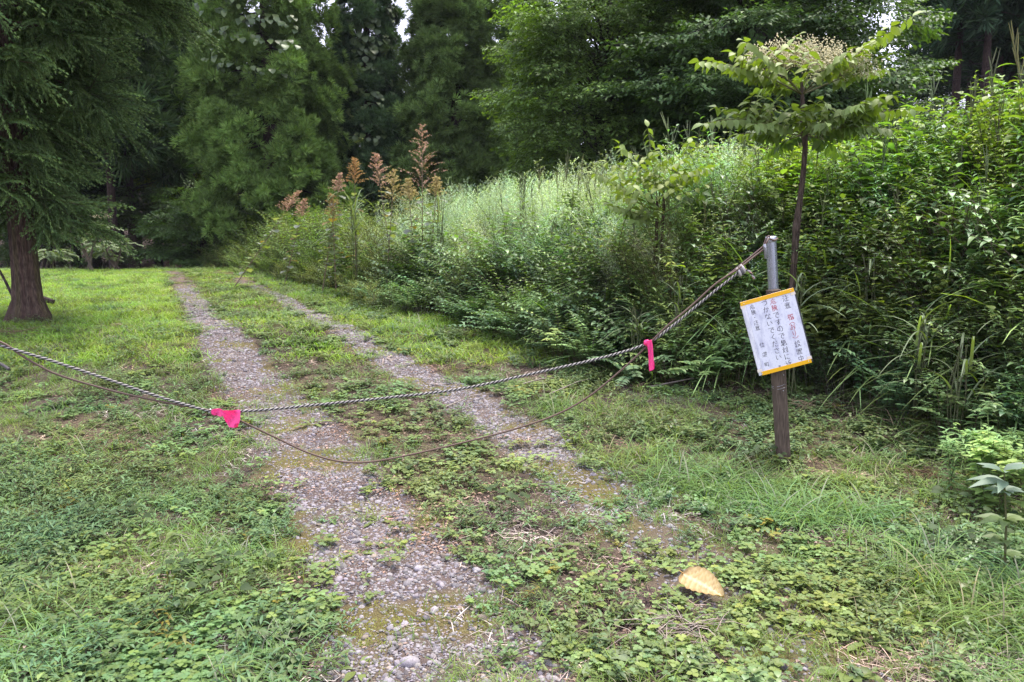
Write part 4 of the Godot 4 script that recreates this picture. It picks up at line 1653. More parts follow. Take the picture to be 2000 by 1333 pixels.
func build_trees() -> void:
	tree_meshes()
	near_cedar()
	var big := conifer("broad cedar left of centre with lumpy green boughs and a patch of vine", "", 535, 30, 16.5, 3.0, 0.08, 190, 58, Color(1.35, 1.4, 1.05), false, 0, 0.45)
	creeper(big, 420, 6.0, 12.0, 2.75, -0.5, 0.75, 0.22, 0.075, "")
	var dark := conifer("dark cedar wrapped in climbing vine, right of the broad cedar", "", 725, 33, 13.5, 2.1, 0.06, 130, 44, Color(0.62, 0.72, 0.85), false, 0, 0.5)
	creeper(dark, 1500, 6.8, 12.6, 1.25, -1.9, 1.9, 0.24, 0.07, "")
	creeper(dark, 300, 2.5, 6.8, 2.0, -1.2, 1.2, 0.22, 0.08, "")
	conifer("dense even cone-shaped cedar at the centre of the wood's edge", "", 890, 32, 14.0, 2.6, 0.06, 210, 46, Color(1.05, 1.08, 0.9), false, 0, 0.6)
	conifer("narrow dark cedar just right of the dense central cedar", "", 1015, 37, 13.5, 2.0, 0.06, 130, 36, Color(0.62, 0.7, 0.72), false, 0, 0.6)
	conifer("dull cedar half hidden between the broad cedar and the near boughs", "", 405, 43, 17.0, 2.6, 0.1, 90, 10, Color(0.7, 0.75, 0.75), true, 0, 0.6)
	broadleaf("light green tree with small leaves leaning over the middle of the thicket", "", 1185, 20.0, 5.0, Vector3(2.6, 3.6, 2.3), 120, 34, spray_light, Color(0.82, 1.0, 1.15), 0.16, 0.75, 0.3, -0.2)
	broadleaf("spreading dark green tree in layers behind the aralia with flower heads", "", 1470, 18.5, 5.3, Vector3(2.8, 3.7, 2.6), 150, 34, spray_mid, Color(0.84, 0.97, 1.15), 0.2, 0.95, 0.2, 0.0)
	broadleaf("dark leafy tree filling the gap between the light green and the layered trees", "", 1370, 22.0, 4.2, Vector3(3.0, 4.0, 2.2), 120, 34, spray_dark, Color(0.85, 0.9, 0.95), 0.18, 0.9, 0.2, 0.0)
	# left of the road
	broadleaf("yellow-green tree glowing beside the road between the cedars", "", 372, 38.0, 5.2, Vector3(2.2, 4.2, 2.2), 70, 30, spray_light, Color(1.35, 1.25, 0.8), 0.14, 0.9, 0.25, 0.0)
	broadleaf("low dark tree in flat layers reaching over the end of the road", "", 395, 31.0, 1.6, Vector3(1.7, 1.7, 1.6), 46, 26, spray_mid, Color(0.8, 0.95, 0.9), 0.10, 0.85, 0.12, 0.0)
	broadleaf("grey-green tree standing in the shade behind the near cedar's trunk", "", 235, 36.0, 3.6, Vector3(3.0, 2.6, 2.0), 60, 26, spray_dark, Color(1.0, 1.0, 1.0), 0.14, 0.9, 0.2, 0.0)
	broadleaf("bushy tree at the wood's edge left of the near cedar", "", 60, 34.0, 3.0, Vector3(3.2, 3.0, 2.0), 60, 26, spray_dark, Color(1.1, 1.1, 1.0), 0.14, 0.9, 0.2, 0.0)
	# pale trees far behind the centre
	for q in [[650, 52, 6.5], [785, 55, 3.4], [960, 56, 5.6]]:
		broadleaf(["pale hazy tree far behind, between the broad and the dark cedar", "pale hazy tree far behind, between the dark and the dense cedar", "pale hazy tree far behind, right of the dense cedar"][0 if q[0] < 700 else (1 if q[0] < 900 else 2)], "pale trees far behind", q[0], q[1], q[2] * 1.0, Vector3(3.4, 4.2, 2.5), 60, 26, spray_light, Color(0.95, 0.95, 1.1), 0.16, 1.1, 0.3, 0.0)
	# dark wood at left
	for q in [[225, 31, 15, 0.34], [262, 35, 17, 0.3], [150, 39, 16, 0.3], [95, 34, 16, 0.25], [310, 44, 17, 0.3], [350, 50, 17, 0.25], [20, 42, 16, 0.2], [-60, 38, 16, 0.2], [190, 48, 18, 0.3], [120, 54, 18, 0.25], [275, 56, 18, 0.25], [420, 58, 18, 0.2], [470, 60, 18, 0.2], [-140, 46, 17, 0.2]]:
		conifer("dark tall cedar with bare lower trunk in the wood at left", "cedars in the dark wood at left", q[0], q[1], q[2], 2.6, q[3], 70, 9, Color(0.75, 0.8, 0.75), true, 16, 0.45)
	# the far backing of the wood
	for k in 24:
		var px := 500.0 + 48.0 * k + rr(-20, 20)
		conifer("tall cedar far back in the wood", "cedars far back in the wood", px, rr(50, 66), (rr(12.5, 15.0) if px < 1050.0 else rr(15, 19)) * (0.72 if (px > 735 and px < 850) or (px > 940 and px < 1005) else 1.0), 2.6, 0.1, 60, 9, Color(0.72, 0.8, 0.85), true, 0, 0.5)
	# pines at right, bare-stemmed, with sky between
	for q in [[1835, 30, 17], [1862, 36, 18], [1888, 28, 16], [1915, 34, 18], [1940, 40, 19], [1962, 31, 17], [1990, 36, 18], [2030, 30, 17], [2070, 38, 18], [1875, 45, 19], [1930, 48, 19], [1800, 42, 18], [1985, 47, 19], [2130, 34, 17]]:
		conifer("slim bare-stemmed conifer in the open wood at the right edge", "slim conifers in the open wood at right", q[0], q[1], q[2], 1.7, 0.48, 40, 9, Color(0.6, 0.7, 0.85), true, 34, 0.35)
	for q in [[1795, 40, 6.2, "bushy young tree low in the open wood, nearest the aralia's right side"], [1850, 44, 4.2, "bushy young tree low in the open wood among the slim conifers"], [1920, 37, 2.2, "bushy young tree low in the open wood near the right edge"], [1740, 46, 7.5, "dark young tree half hidden behind the layered tree"], [2010, 35, 2.0, "bushy young tree at the right edge of the open wood"]]:
		broadleaf(q[3], "young trees in the open wood at right", q[0], q[1], q[2], Vector3(2.5, 2.9, 1.4), 60, 24, spray_dark, Color(0.8, 0.9, 1.0), 0.06, 0.8, 0.2, 0.0)
	# undergrowth in front of the wood
	var p := []
	var t := PackedColorArray()
	for q in 420:
		var d := rr(27, 44)
		var px := rr(-60, 2050)
		var x := (px - 1000.0) / FOCAL * d
		if px > 270 and px < 400 and d < 46:
			continue
		var b := Basis.from_euler(Vector3(0, rr(0, TAU), 0)).scaled_local(Vector3.ONE * rr(0.9, 1.9))
		p.append(Transform3D(b, on_ground(x, d)))
		t.append(Color(0.75, 0.85, 0.8) * rr(0.6, 1.2))
	masses("wood_undergrowth", [shrub_mesh(9, 1.0, 0.8, 0.12, 0.09, 0.5), shrub_mesh(8, 0.9, 0.9, 0.13, 0.08, 0.6)], M.leaf, p, t, "low dark shrubs under the trees at the wood's edge", "undergrowth")
	# aralias in flower at the wood's edge left
	for q in [[180, 23.5, 425, 0], [95, 25.0, 480, 1], [232, 25.0, 465, 2]]:
		far_aralia(q[0], q[1], q[2], ["aralia with cream flowers at the wood's edge, in the middle of three", "low aralia at the wood's edge nearest the big cedar's trunk", "aralia at the wood's edge nearest the road's end"][q[3]])

func far_aralia(px: float, d: float, top_y: float, label: String) -> void:
	var x := (px - 1000.0) / FOCAL * d
	var foot := on_ground(x, d)
	var o := thing("aralia_shrub", label, "shrub", foot, "aralias at the wood's edge")
	var tall := at(px, top_y, d).y - foot.y
	for k in 4:
		var g := Geo.new()
		var e := Vector3(rr(-0.5, 0.5), tall * rr(0.6, 1.0), rr(-0.3, 0.3))
		g.tube([Vector3(rr(-0.2, 0.2), -0.1, rr(-0.1, 0.1)), e * 0.5 + Vector3(rr(-0.1, 0.1), 0, 0), e], [0.04, 0.03, 0.018], 5, Color(0.25, 0.20, 0.16))
		part("trunk", g.mesh(), M.bark, o)
		for f in 9:
			var a := rr(0, TAU)
			var fg := Geo.new()
			var dir := Vector3(cos(a), 0.25, sin(a))
			for m in 9:
				var t := 0.25 + 0.75 * m / 8.0
				var p := e * rr(0.97, 1.0) + dir * 0.55 * t - Vector3(0, 0.22 * t * t + 0.03 * f, 0)
				var sd := dir.cross(Vector3.UP).normalized()
				for s in [-1.0, 1.0]:
					fg.leaf(p, sd * s + dir * 0.3 - Vector3(0, 0.3, 0), Vector3.UP, 0.11, 0.06, OVATE, green(0.45, 0.7, 0.13), 0.2, 0.3)
			part("frond", fg.mesh(), M.leaf, o)
		if tall > 1.2:
			var pn := part("flower_panicle", panicle(Vector3(0.32, 0.2, 0.3), 34, Color(0.6, 0.55, 0.36)), M.flower, o)
			pn.position = e + Vector3(0, 0.05, 0)
			pn.set_meta("kind", "stuff")

# ---------------------------------------------------------------- rope, cable, ribbons, post and sign
func rope_depth(px: float) -> float:
	return lerpf(4.3, 5.12, clampf((px + 60.0) / 1570.0, 0, 1))

func smooth_path(pts: Array, step: float) -> Array:
	var out := []
	for k in pts.size() - 1:
		var p0: Vector3 = pts[maxi(k - 1, 0)]
		var p1: Vector3 = pts[k]
		var p2: Vector3 = pts[k + 1]
		var p3: Vector3 = pts[mini(k + 2, pts.size() - 1)]
		var m := maxi(1, int(p1.distance_to(p2) / step))
		for q in m:
			out.append(p1.cubic_interpolate(p2, p0, p3, float(q) / m))
	out.append(pts[-1])
	return out

func strand(path: Array, radius: float, thick: float, phase: float, pitch: float, col: Color, sides := 5) -> ArrayMesh:
	var pts := []
	var rad := []
	var run := 0.0
	for k in path.size():
		var fw: Vector3 = (path[mini(k + 1, path.size() - 1)] - path[maxi(k - 1, 0)]).normalized()
		if k:
			run += path[k].distance_to(path[k - 1])
		var a := fw.cross(Vector3.FORWARD).normalized()
		var b := a.cross(fw)
		var an := run / pitch * TAU + phase
		pts.append(path[k] + (a * cos(an) + b * sin(an)) * radius)
		rad.append(thick)
	var g := Geo.new()
	g.tube(pts, rad, sides, col, true)
	return g.mesh()

func cloth(rows: Array, d: float, col: Color, ripple: float) -> ArrayMesh:
	# a strip of thin plastic through pairs of picture points, 1.2 mm thick
	var g := Geo.new()
	var m := 6
	var ids := []
	for face in 2:
		for r in rows.size():
			for e in m + 1:
				var t := float(e) / m
				var p := at(lerpf(rows[r][0], rows[r][2], t), lerpf(rows[r][1], rows[r][3], t), d)
				p.z += ripple * 0.45 * sin(t * 13.0 + r * 2.3) + ripple * sin(t * 5.0 + r * 1.1) + face * -0.0012 + 0.012 * r / rows.size()
				g.vert(p, col)
	var w := m + 1
	var n := rows.size() * w
	for face in 2:
		for r in rows.size() - 1:
			for e in m:
				var i := face * n + r * w + e
				g.quad(i, i + w, i + w + 1, i + 1)
	for r in rows.size() - 1:
		for e in [0, m]:
			var i: int = r * w + e
			g.quad(i, i + w, n + i + w, n + i)
	for e in m:
		for r in [0, rows.size() - 1]:
			var i: int = r * w + e
			g.quad(i, i + 1, n + i + 1, n + i)
	return g.mesh()

func px_path(list: Array, off := 0.0) -> Array:
	var p := []
	for q in list:
		p.append(at(q[0], q[1], rope_depth(q[0]) + off))
	return p

func build_rope() -> void:
	var rope := px_path([[-70, 655], [0, 675], [50, 690], [100, 705], [200, 738], [300, 772], [380, 796], [425, 805], [470, 804], [540, 799], [600, 793], [750, 778], [900, 760], [1050, 728], [1180, 698], [1262, 672], [1310, 640], [1350, 607], [1400, 566], [1445, 531]])
	var path := smooth_path(rope, 0.008)
	var o := thing("barrier_rope", "black and white twisted rope slung across the track", "rope")
	for k in 4:
		var c := Color(0.31, 0.29, 0.27) if k % 2 == 0 else Color(0.035, 0.032, 0.035)
		part("strand", strand(path, 0.0044, 0.0048, k * TAU / 4.0, 0.06, c), M.plain, o)
	var kn := Geo.new()
	var kp := at(1447, 529, rope_depth(1447))
	for q in 3:
		var ring := []
		for e in 13:
			var an := TAU * e / 12.0
			ring.append(kp + Vector3((q - 1) * 0.016 + 0.006 * cos(an), cos(an) * 0.024, sin(an) * 0.024).rotated(Vector3.FORWARD, -0.7))
		var rd := []
		for e in 13:
			rd.append(0.0095)
		kn.tube(ring, rd, 6, Color(0.40, 0.37, 0.36) if q != 1 else Color(0.12, 0.11, 0.11))
	part("knot", kn.mesh(), M.plain, o)
	var tail := smooth_path(px_path([[1452, 527], [1462, 529], [1470, 538], [1473, 545]], -0.02), 0.004)
	for k in 3:
		part("tail", strand(tail, 0.004, 0.0045, k * TAU / 3.0, 0.05, [Color(0.4, 0.38, 0.37), Color(0.05, 0.05, 0.05), Color(0.35, 0.20, 0.18)][k]), M.plain, o)
	# the thin cable below it
	var lower := px_path([[-70, 652], [0, 668], [40, 694], [80, 717], [120, 735], [220, 764], [320, 786], [400, 800], [432, 808], [470, 823], [540, 856], [600, 884], [660, 901], [720, 903], [800, 889], [900, 866], [1000, 840], [1085, 811], [1150, 775], [1215, 722], [1258, 682]])
	lower.append_array(px_path([[1300, 640], [1350, 598], [1400, 553], [1440, 527]], -0.02))
	lower.append_array(px_path([[1475, 500], [1493, 486], [1497, 475], [1502, 466]], 0.0))
	lower.append(at(1512, 470, 5.14))
	lower.append(at(1519, 466, 5.22))
	var c := thing("steel_cable", "thin brown cable sagging below the striped rope to just above the gravel", "cable")
	var cp := smooth_path(lower, 0.03)
	var cr := []
	for k in cp.size():
		cr.append(0.0062)
	var g := Geo.new()
	g.tube(cp, cr, 7, Color(0.105, 0.066, 0.05), true)
	part("cable", g.mesh(), M.cable, c)
	var loop := smooth_path(px_path([[1405, 552], [1440, 523], [1476, 494], [1492, 480], [1495, 470], [1500, 462]], 0.03) + [at(1508, 463, 5.25)], 0.02)
	g = Geo.new()
	cr = []
	for k in loop.size():
		cr.append(0.0055)
	g.tube(loop, cr, 7, Color(0.11, 0.07, 0.06), true)
	part("loop", g.mesh(), M.cable, c)
	var clip := Geo.new()
	clip.tube([at(1494, 478, 5.10), at(1495, 484, 5.09), at(1496, 505, 5.10)], [0.010, 0.012, 0.010], 8, Color(0.30, 0.30, 0.32), true)
	part("clamp", clip.mesh(), M.steel, c)
	var e := thing("steel_cable", "loose dark end of cable at the left edge below the rope", "cable")
	var ep := smooth_path([at(-60, 700, 4.32), at(-20, 706, 4.32), at(2, 712, 4.32), at(17, 722, 4.3)], 0.02)
	g = Geo.new()
	cr = []
	for k in ep.size():
		cr.append(0.009)
	g.tube(ep, cr, 7, Color(0.07, 0.06, 0.06), true)
	part("cable", g.mesh(), M.cable, e)
	# ribbons
	var pink := Color(0.95, 0.085, 0.36)
	var r1 := thing("pink_ribbon", "pink tape tied round rope and cable over the left-hand rut", "ribbon")
	var dp := rope_depth(435)
	part("tail", cloth([[430, 801, 468, 802], [433, 807, 469, 809], [437, 815, 469.5, 818], [441, 823, 469, 826], [444, 830, 466, 828], [446, 833, 464, 835]], dp - 0.028, pink, 0.012), M.ribbon, r1)
	part("band", cloth([[415, 799, 425, 799], [413, 803, 432, 800], [414, 809, 434, 812], [419, 811, 434, 813]], dp - 0.03, pink * 0.95, 0.008), M.ribbon, r1)
	var kg := Geo.new()
	kg.lump(at(424, 805, dp - 0.012), Vector3(0.033, 0.02, 0.02), pink * 0.92, R, 0.12, 2)
	part("knot", kg.mesh(), M.ribbon, r1)
	var w := Geo.new()
	w.lump(at(410, 804, dp - 0.004), Vector3(0.012, 0.017, 0.016), Color(0.5, 0.5, 0.52), R, 0.12, 2)
	tag(part("tape_wrap", w.mesh(), M.steel, self), "small grey clamp gripping rope and cable beside the left pink tape", "clamp")
	var r2 := thing("pink_ribbon", "long narrow pink tape hanging from the rope in front of the thicket", "ribbon")
	var d2 := rope_depth(1268)
	part("tail", cloth([[1263, 666, 1273, 664], [1264, 676, 1275, 674], [1266, 688, 1275.5, 687], [1266.5, 700, 1276, 699], [1267, 712, 1278, 711], [1268, 725, 1278, 721]], d2 - 0.03, pink, 0.006), M.ribbon, r2)
	kg = Geo.new()
	kg.lump(at(1265, 670, d2 - 0.008), Vector3(0.027, 0.02, 0.022), pink * 0.95, R, 0.14, 2)
	part("knot", kg.mesh(), M.ribbon, r2)

func build_post() -> void:
	var d := 5.22
	var foot := at(1527, 892, d)
	foot.y = height(foot.x, d)
	var top := at(1506, 462, d)
	var o := thing("steel_pipe", "galvanised steel pipe with a cap, standing behind the wooden stake", "pipe", foot)
	var axis := top - foot
	var g := Geo.new()
	g.tube([-axis * 0.05, axis * 0.3, axis * 0.6, axis * 0.985], [0.034, 0.034, 0.034, 0.034], 24, Color(0.32, 0.34, 0.38))
	part("tube", g.mesh(), M.steel, o)
	g = Geo.new()
	var up := axis.normalized()
	g.tube([axis * 0.975, axis * 0.978, axis * 0.995, axis, axis + up * 0.003], [0.0345, 0.037, 0.037, 0.034, 0.001], 24, Color(0.42, 0.44, 0.48))
	part("cap", g.mesh(), M.steel, o)
	# the stake in front of it
	var sf := at(1532, 888, d - 0.075)
	sf.y = height(sf.x, d - 0.075)
	var st := at(1511, 566, d - 0.075)
	var s := thing("wooden_stake", "grey-brown squared wooden stake carrying the warning sign", "stake", sf)
	var ax := st - sf
	var u := ax.normalized()
	var rt := u.cross(Vector3(0.12, 0, 1)).normalized() * 1.0
	var b := Basis(rt, u, rt.cross(u))
	g = Geo.new()
	g.box(b, ax * 0.46, Vector3(0.082, ax.length() * 1.08, 0.062), Color(0.155, 0.115, 0.09), 0.005)
	part("timber", g.mesh(), M.wood, s)
	for q in [[0.43, 0.012], [0.52, 0.02]]:
		var n := Geo.new()
		var np: Vector3 = ax * q[0] + rt * q[1] + b.z * 0.031
		var sgn := 1.0 if b.z.z > 0.0 else -1.0
		np = ax * q[0] + rt * q[1] + b.z * 0.033 * sgn
		n.lump(np, Vector3.ONE * 0.004, Color(0.5, 0.5, 0.52), R, 0.05, 1)
		part("nail", n.mesh(), M.steel, s)
	for q in 2:
		var wr := []
		var rd := []
		for e in 25:
			var an := TAU * e / 24.0
			var rx := 0.044 + 0.006 * sin(an * 4.0)
			wr.append(ax * (0.462 - 0.012 * q) + rt * cos(an) * rx + b.z * sin(an) * (0.036 + 0.008 * absf(cos(an))) + u * 0.008 * cos(an + q))
			rd.append(0.0011)
		var n := Geo.new()
		n.tube(wr, rd, 4, Color(0.4, 0.4, 0.42))
		part("wire", n.mesh(), M.steel, s)

# ---- lettering: pen strokes on a ten by ten field, two digits to a point
const STROKES := {
	"注": "1122 0415 0926 5061 4292 4595 3999 6269", "意": "5051 1191 3233 7263 0393 2474772724 2575 1819 38397978 5758 8899",
	"檻": "0232 2029 2406 2436 7193 7191 4144 4161 4363 4464 5152 5696 5659 9699 6669 8689 3999 7496", "(": "0826557698", ")": "0123548391",
	"お": "1262 30381807256486 7183 6478 7859", "り": "2125 2635 60655749", "設": "2031 0242 1333 1535 1737391917 606354 60808393 568659 6699",
	"置": "1191931311 4143 6163 0494 5355 3575793935 3777 1619 1999", "中": "1282861612 5059", "危": "316152 2383 232609 45757767 45499997",
	"険": "1019 1030233526 6043 6093 5373 4484864644 6366 6639 6699", "で": "0191 8144375979 7485 8394", "す": "0292 606647355466 6658 5839",
	"の": "5148270613316082958869", "絶": "2013 3114 1434 2429 0709 3739 5043 518172 43838646 6366 43499997", "対": "2022 0343 3409 1439 5393 808969 6567",
	"に": "111927 4282 475989", "近": "0112 0424 2417 0718 3999 8051 515547 5494 7478", "づ": "0362948749 7081 8190", "か": "0363675948 3009 7294",
	"な": "0252 3005 7193 636838375799", "い": "11162837 7296", "く": "702579", "だ": "0252 3009 5494 475999 7081 8191", "さ": "0292 4075 26284979",
	"。": "1737391917", "・": "4555 4454", "信": "3004 2329 6071 4292 5383 5585 5787895957", "濃": "1122 0415 0926 4090934340 6063 8083 4595 4539 5696 5759 6899",
	"町": "0141470701 2127 0444 5191 717968"}

func pen(im: Image, a: Vector2, b: Vector2, r: float, col: Color) -> void:
	for y in range(maxi(0, int(minf(a.y, b.y) - r - 1)), mini(im.get_height(), int(maxf(a.y, b.y) + r + 2))):
		for x in range(maxi(0, int(minf(a.x, b.x) - r - 1)), mini(im.get_width(), int(maxf(a.x, b.x) + r + 2))):
			var p := Vector2(x, y)
			var ab := b - a
			var t := clampf((p - a).dot(ab) / maxf(ab.length_squared(), 0.001), 0, 1)
			var k := clampf(r + 0.5 - p.distance_to(a + ab * t), 0, 1)
			if k > 0.0:
				im.set_pixel(x, y, im.get_pixel(x, y).lerp(col, k))

func glyph(im: Image, ch: String, cx: float, cy: float, size: float, r: float, col: Color) -> void:
	for s in STROKES[ch].split(" "):
		for k in range(0, s.length() - 2, 2):
			var a := Vector2(int(s[k]), int(s[k + 1]))
			var b := Vector2(int(s[k + 2]), int(s[k + 3]))
			var o := Vector2(cx, cy)
			# brush-like: horizontals thinner than uprights
			var thin := 0.72 if absf(a.y - b.y) < 1.5 and absf(a.x - b.x) > 2.0 else 1.0
			pen(im, o + (a - Vector2(4.5, 4.5)) * size / 9.5, o + (b - Vector2(4.5, 4.5)) * size / 9.5, r * thin, col)

func sheet_print() -> ImageTexture:
	var w := 576
	var h := 800
	var im := Image.create(w, h, false, Image.FORMAT_RGB8)
	im.fill(Color(0.85, 0.85, 0.885))
	var ink := Color(0.13, 0.12, 0.15)
	var red := Color(0.62, 0.08, 0.13)
	var col := [["注", 0.095, ink], ["意", 0.195, ink], ["檻", 0.35, red], ["(", 0.42, red], ["お", 0.487, red], ["り", 0.575, red], [")", 0.645, red], ["設", 0.72, ink], ["置", 0.82, ink], ["中", 0.92, ink]]
	for q in col:
		glyph(im, q[0], 0.825 * w, q[1] * h, 0.078 * h, 2.5, q[2])
	var t2 := "危険ですので絶対に近"
	for k in t2.length():
		glyph(im, t2[k], 0.583 * w, (0.088 + 0.0945 * k) * h, 0.076 * h, 2.5, red if k < 2 else ink)
	var t3 := "づかないでください。"
	for k in t3.length():
		glyph(im, t3[k], (0.425 if k < 9 else 0.43) * w, (0.080 + 0.0935 * k) * h, 0.074 * h, 2.5, ink)
	for q in [["危", 0.085], ["険", 0.163], ["・", 0.232], ["注", 0.302], ["意", 0.376], ["信", 0.612], ["濃", 0.745], ["町", 0.88]]:
		glyph(im, q[0], 0.185 * w, q[1] * h, 0.062 * h, 2.1, ink)
	# an old tape edge down the left margin
	im.fill_rect(Rect2i(0, 0, 46, h), Color(0.87, 0.865, 0.875))
	im.fill_rect(Rect2i(46, 0, 2, h), Color(0.68, 0.68, 0.72))
	# damp stains and dust
	var q := FastNoiseLite.new()
	q.frequency = 0.006
	q.seed = 77
	q.fractal_octaves = 5
	for y in h:
		for x in w:
			var k := 1.0 - 0.12 * clampf(q.get_noise_2d(x * 1.6, y * 0.6) * 2.0, 0, 1) - 0.08 * clampf(q.get_noise_2d(x * 6.0 + 900.0, y * 6.0) * 3.0 - 0.6, 0, 1)
			im.set_pixel(x, y, im.get_pixel(x, y) * Color(k, k, lerpf(k, 1.0, 0.3)))
	return ImageTexture.create_from_image(im)

func build_sign() -> void:
	var d := 5.07
	var tl := at(1451, 590, d + 0.02)
	var tr := at(1555, 561, d - 0.02)
	var bl := at(1478, 736, d + 0.02)
	var x := (tr - tl)
	var down := bl - tl
	var xn := x.normalized()
	var zn := x.cross(-down).normalized()
	var yn := zn.cross(xn)
	var b := Basis(xn, yn, zn)
	var w := x.length()
	var h := down.length()
	var mid := tl + x * 0.5 + down * 0.5
	var o := thing("warning_sign", "tilted white warning sign with Japanese writing and yellow bars on the stake", "sign", mid)
	var shear := (tl + down - tl).dot(xn) / h
	var g := Geo.new()
	g.box(b, Vector3(0, 0, -0.003), Vector3(w, h, 0.004), Color(0.68, 0.68, 0.72), 0.001)
	g.box(b, Vector3(0.012, 0, 0) * b.inverse() * 0.0 + xn * 0.007 + zn * -0.0055, Vector3(w * 1.01, h * 0.995, 0.001), Color(0.06, 0.06, 0.06))
	part("board", g.mesh(), M.plain, o)
	g = Geo.new()
	g.has_uv = true
	# the laminated sheet: slightly buckled
	var nx := 10
	var ny := 14
	for j in ny + 1:
		for i in nx + 1:
			var u := float(i) / nx
			var v := float(j) / ny
			var p := xn * (u - 0.5) * w * 0.985 - yn * (v - 0.5) * h * 0.985
			g.vert(p + zn * (0.0012 + 0.0026 * sin(u * 6.0 + v * 2.0) * sin(v * 5.0 + 1.0) + 0.0026), Color(1, 1, 1), Vector2(u, v))
	for j in ny:
		for i in nx:
			var k := j * (nx + 1) + i
			g.quad(k, k + 1, k + nx + 2, k + nx + 1)
	part("printed_sheet", g.mesh(), M.sheet, o)
	for sgn in [1.0, -1.0]:
		g = Geo.new()
		g.box(b, yn * sgn * (h * 0.5 - 0.012) + zn * 0.006 + xn * (0.008 if sgn < 0 else 0.0), Vector3(w * (0.94 if sgn < 0 else 1.005), 0.026, 0.004), Color(0.80, 0.42, 0.015), 0.001)
		part("yellow_bar", g.mesh(), M.plastic, o)
		for e in [-1.0, 1.0]:
			g = Geo.new()
			g.lump(yn * sgn * (h * 0.5 - 0.013) + xn * e * w * 0.44 + zn * 0.0085, Vector3.ONE * 0.004, Color(0.6, 0.6, 0.6), R, 0.05, 1)
			part("pin", g.mesh(), M.steel, o)
			g = Geo.new()
			g.box(b, yn * sgn * (h * 0.5 - 0.034) + xn * e * w * 0.47 + zn * 0.0055, Vector3(0.03, 0.02, 0.0006), Color(0.75, 0.66, 0.55))
			part("tape", g.mesh(), M.plastic, o)

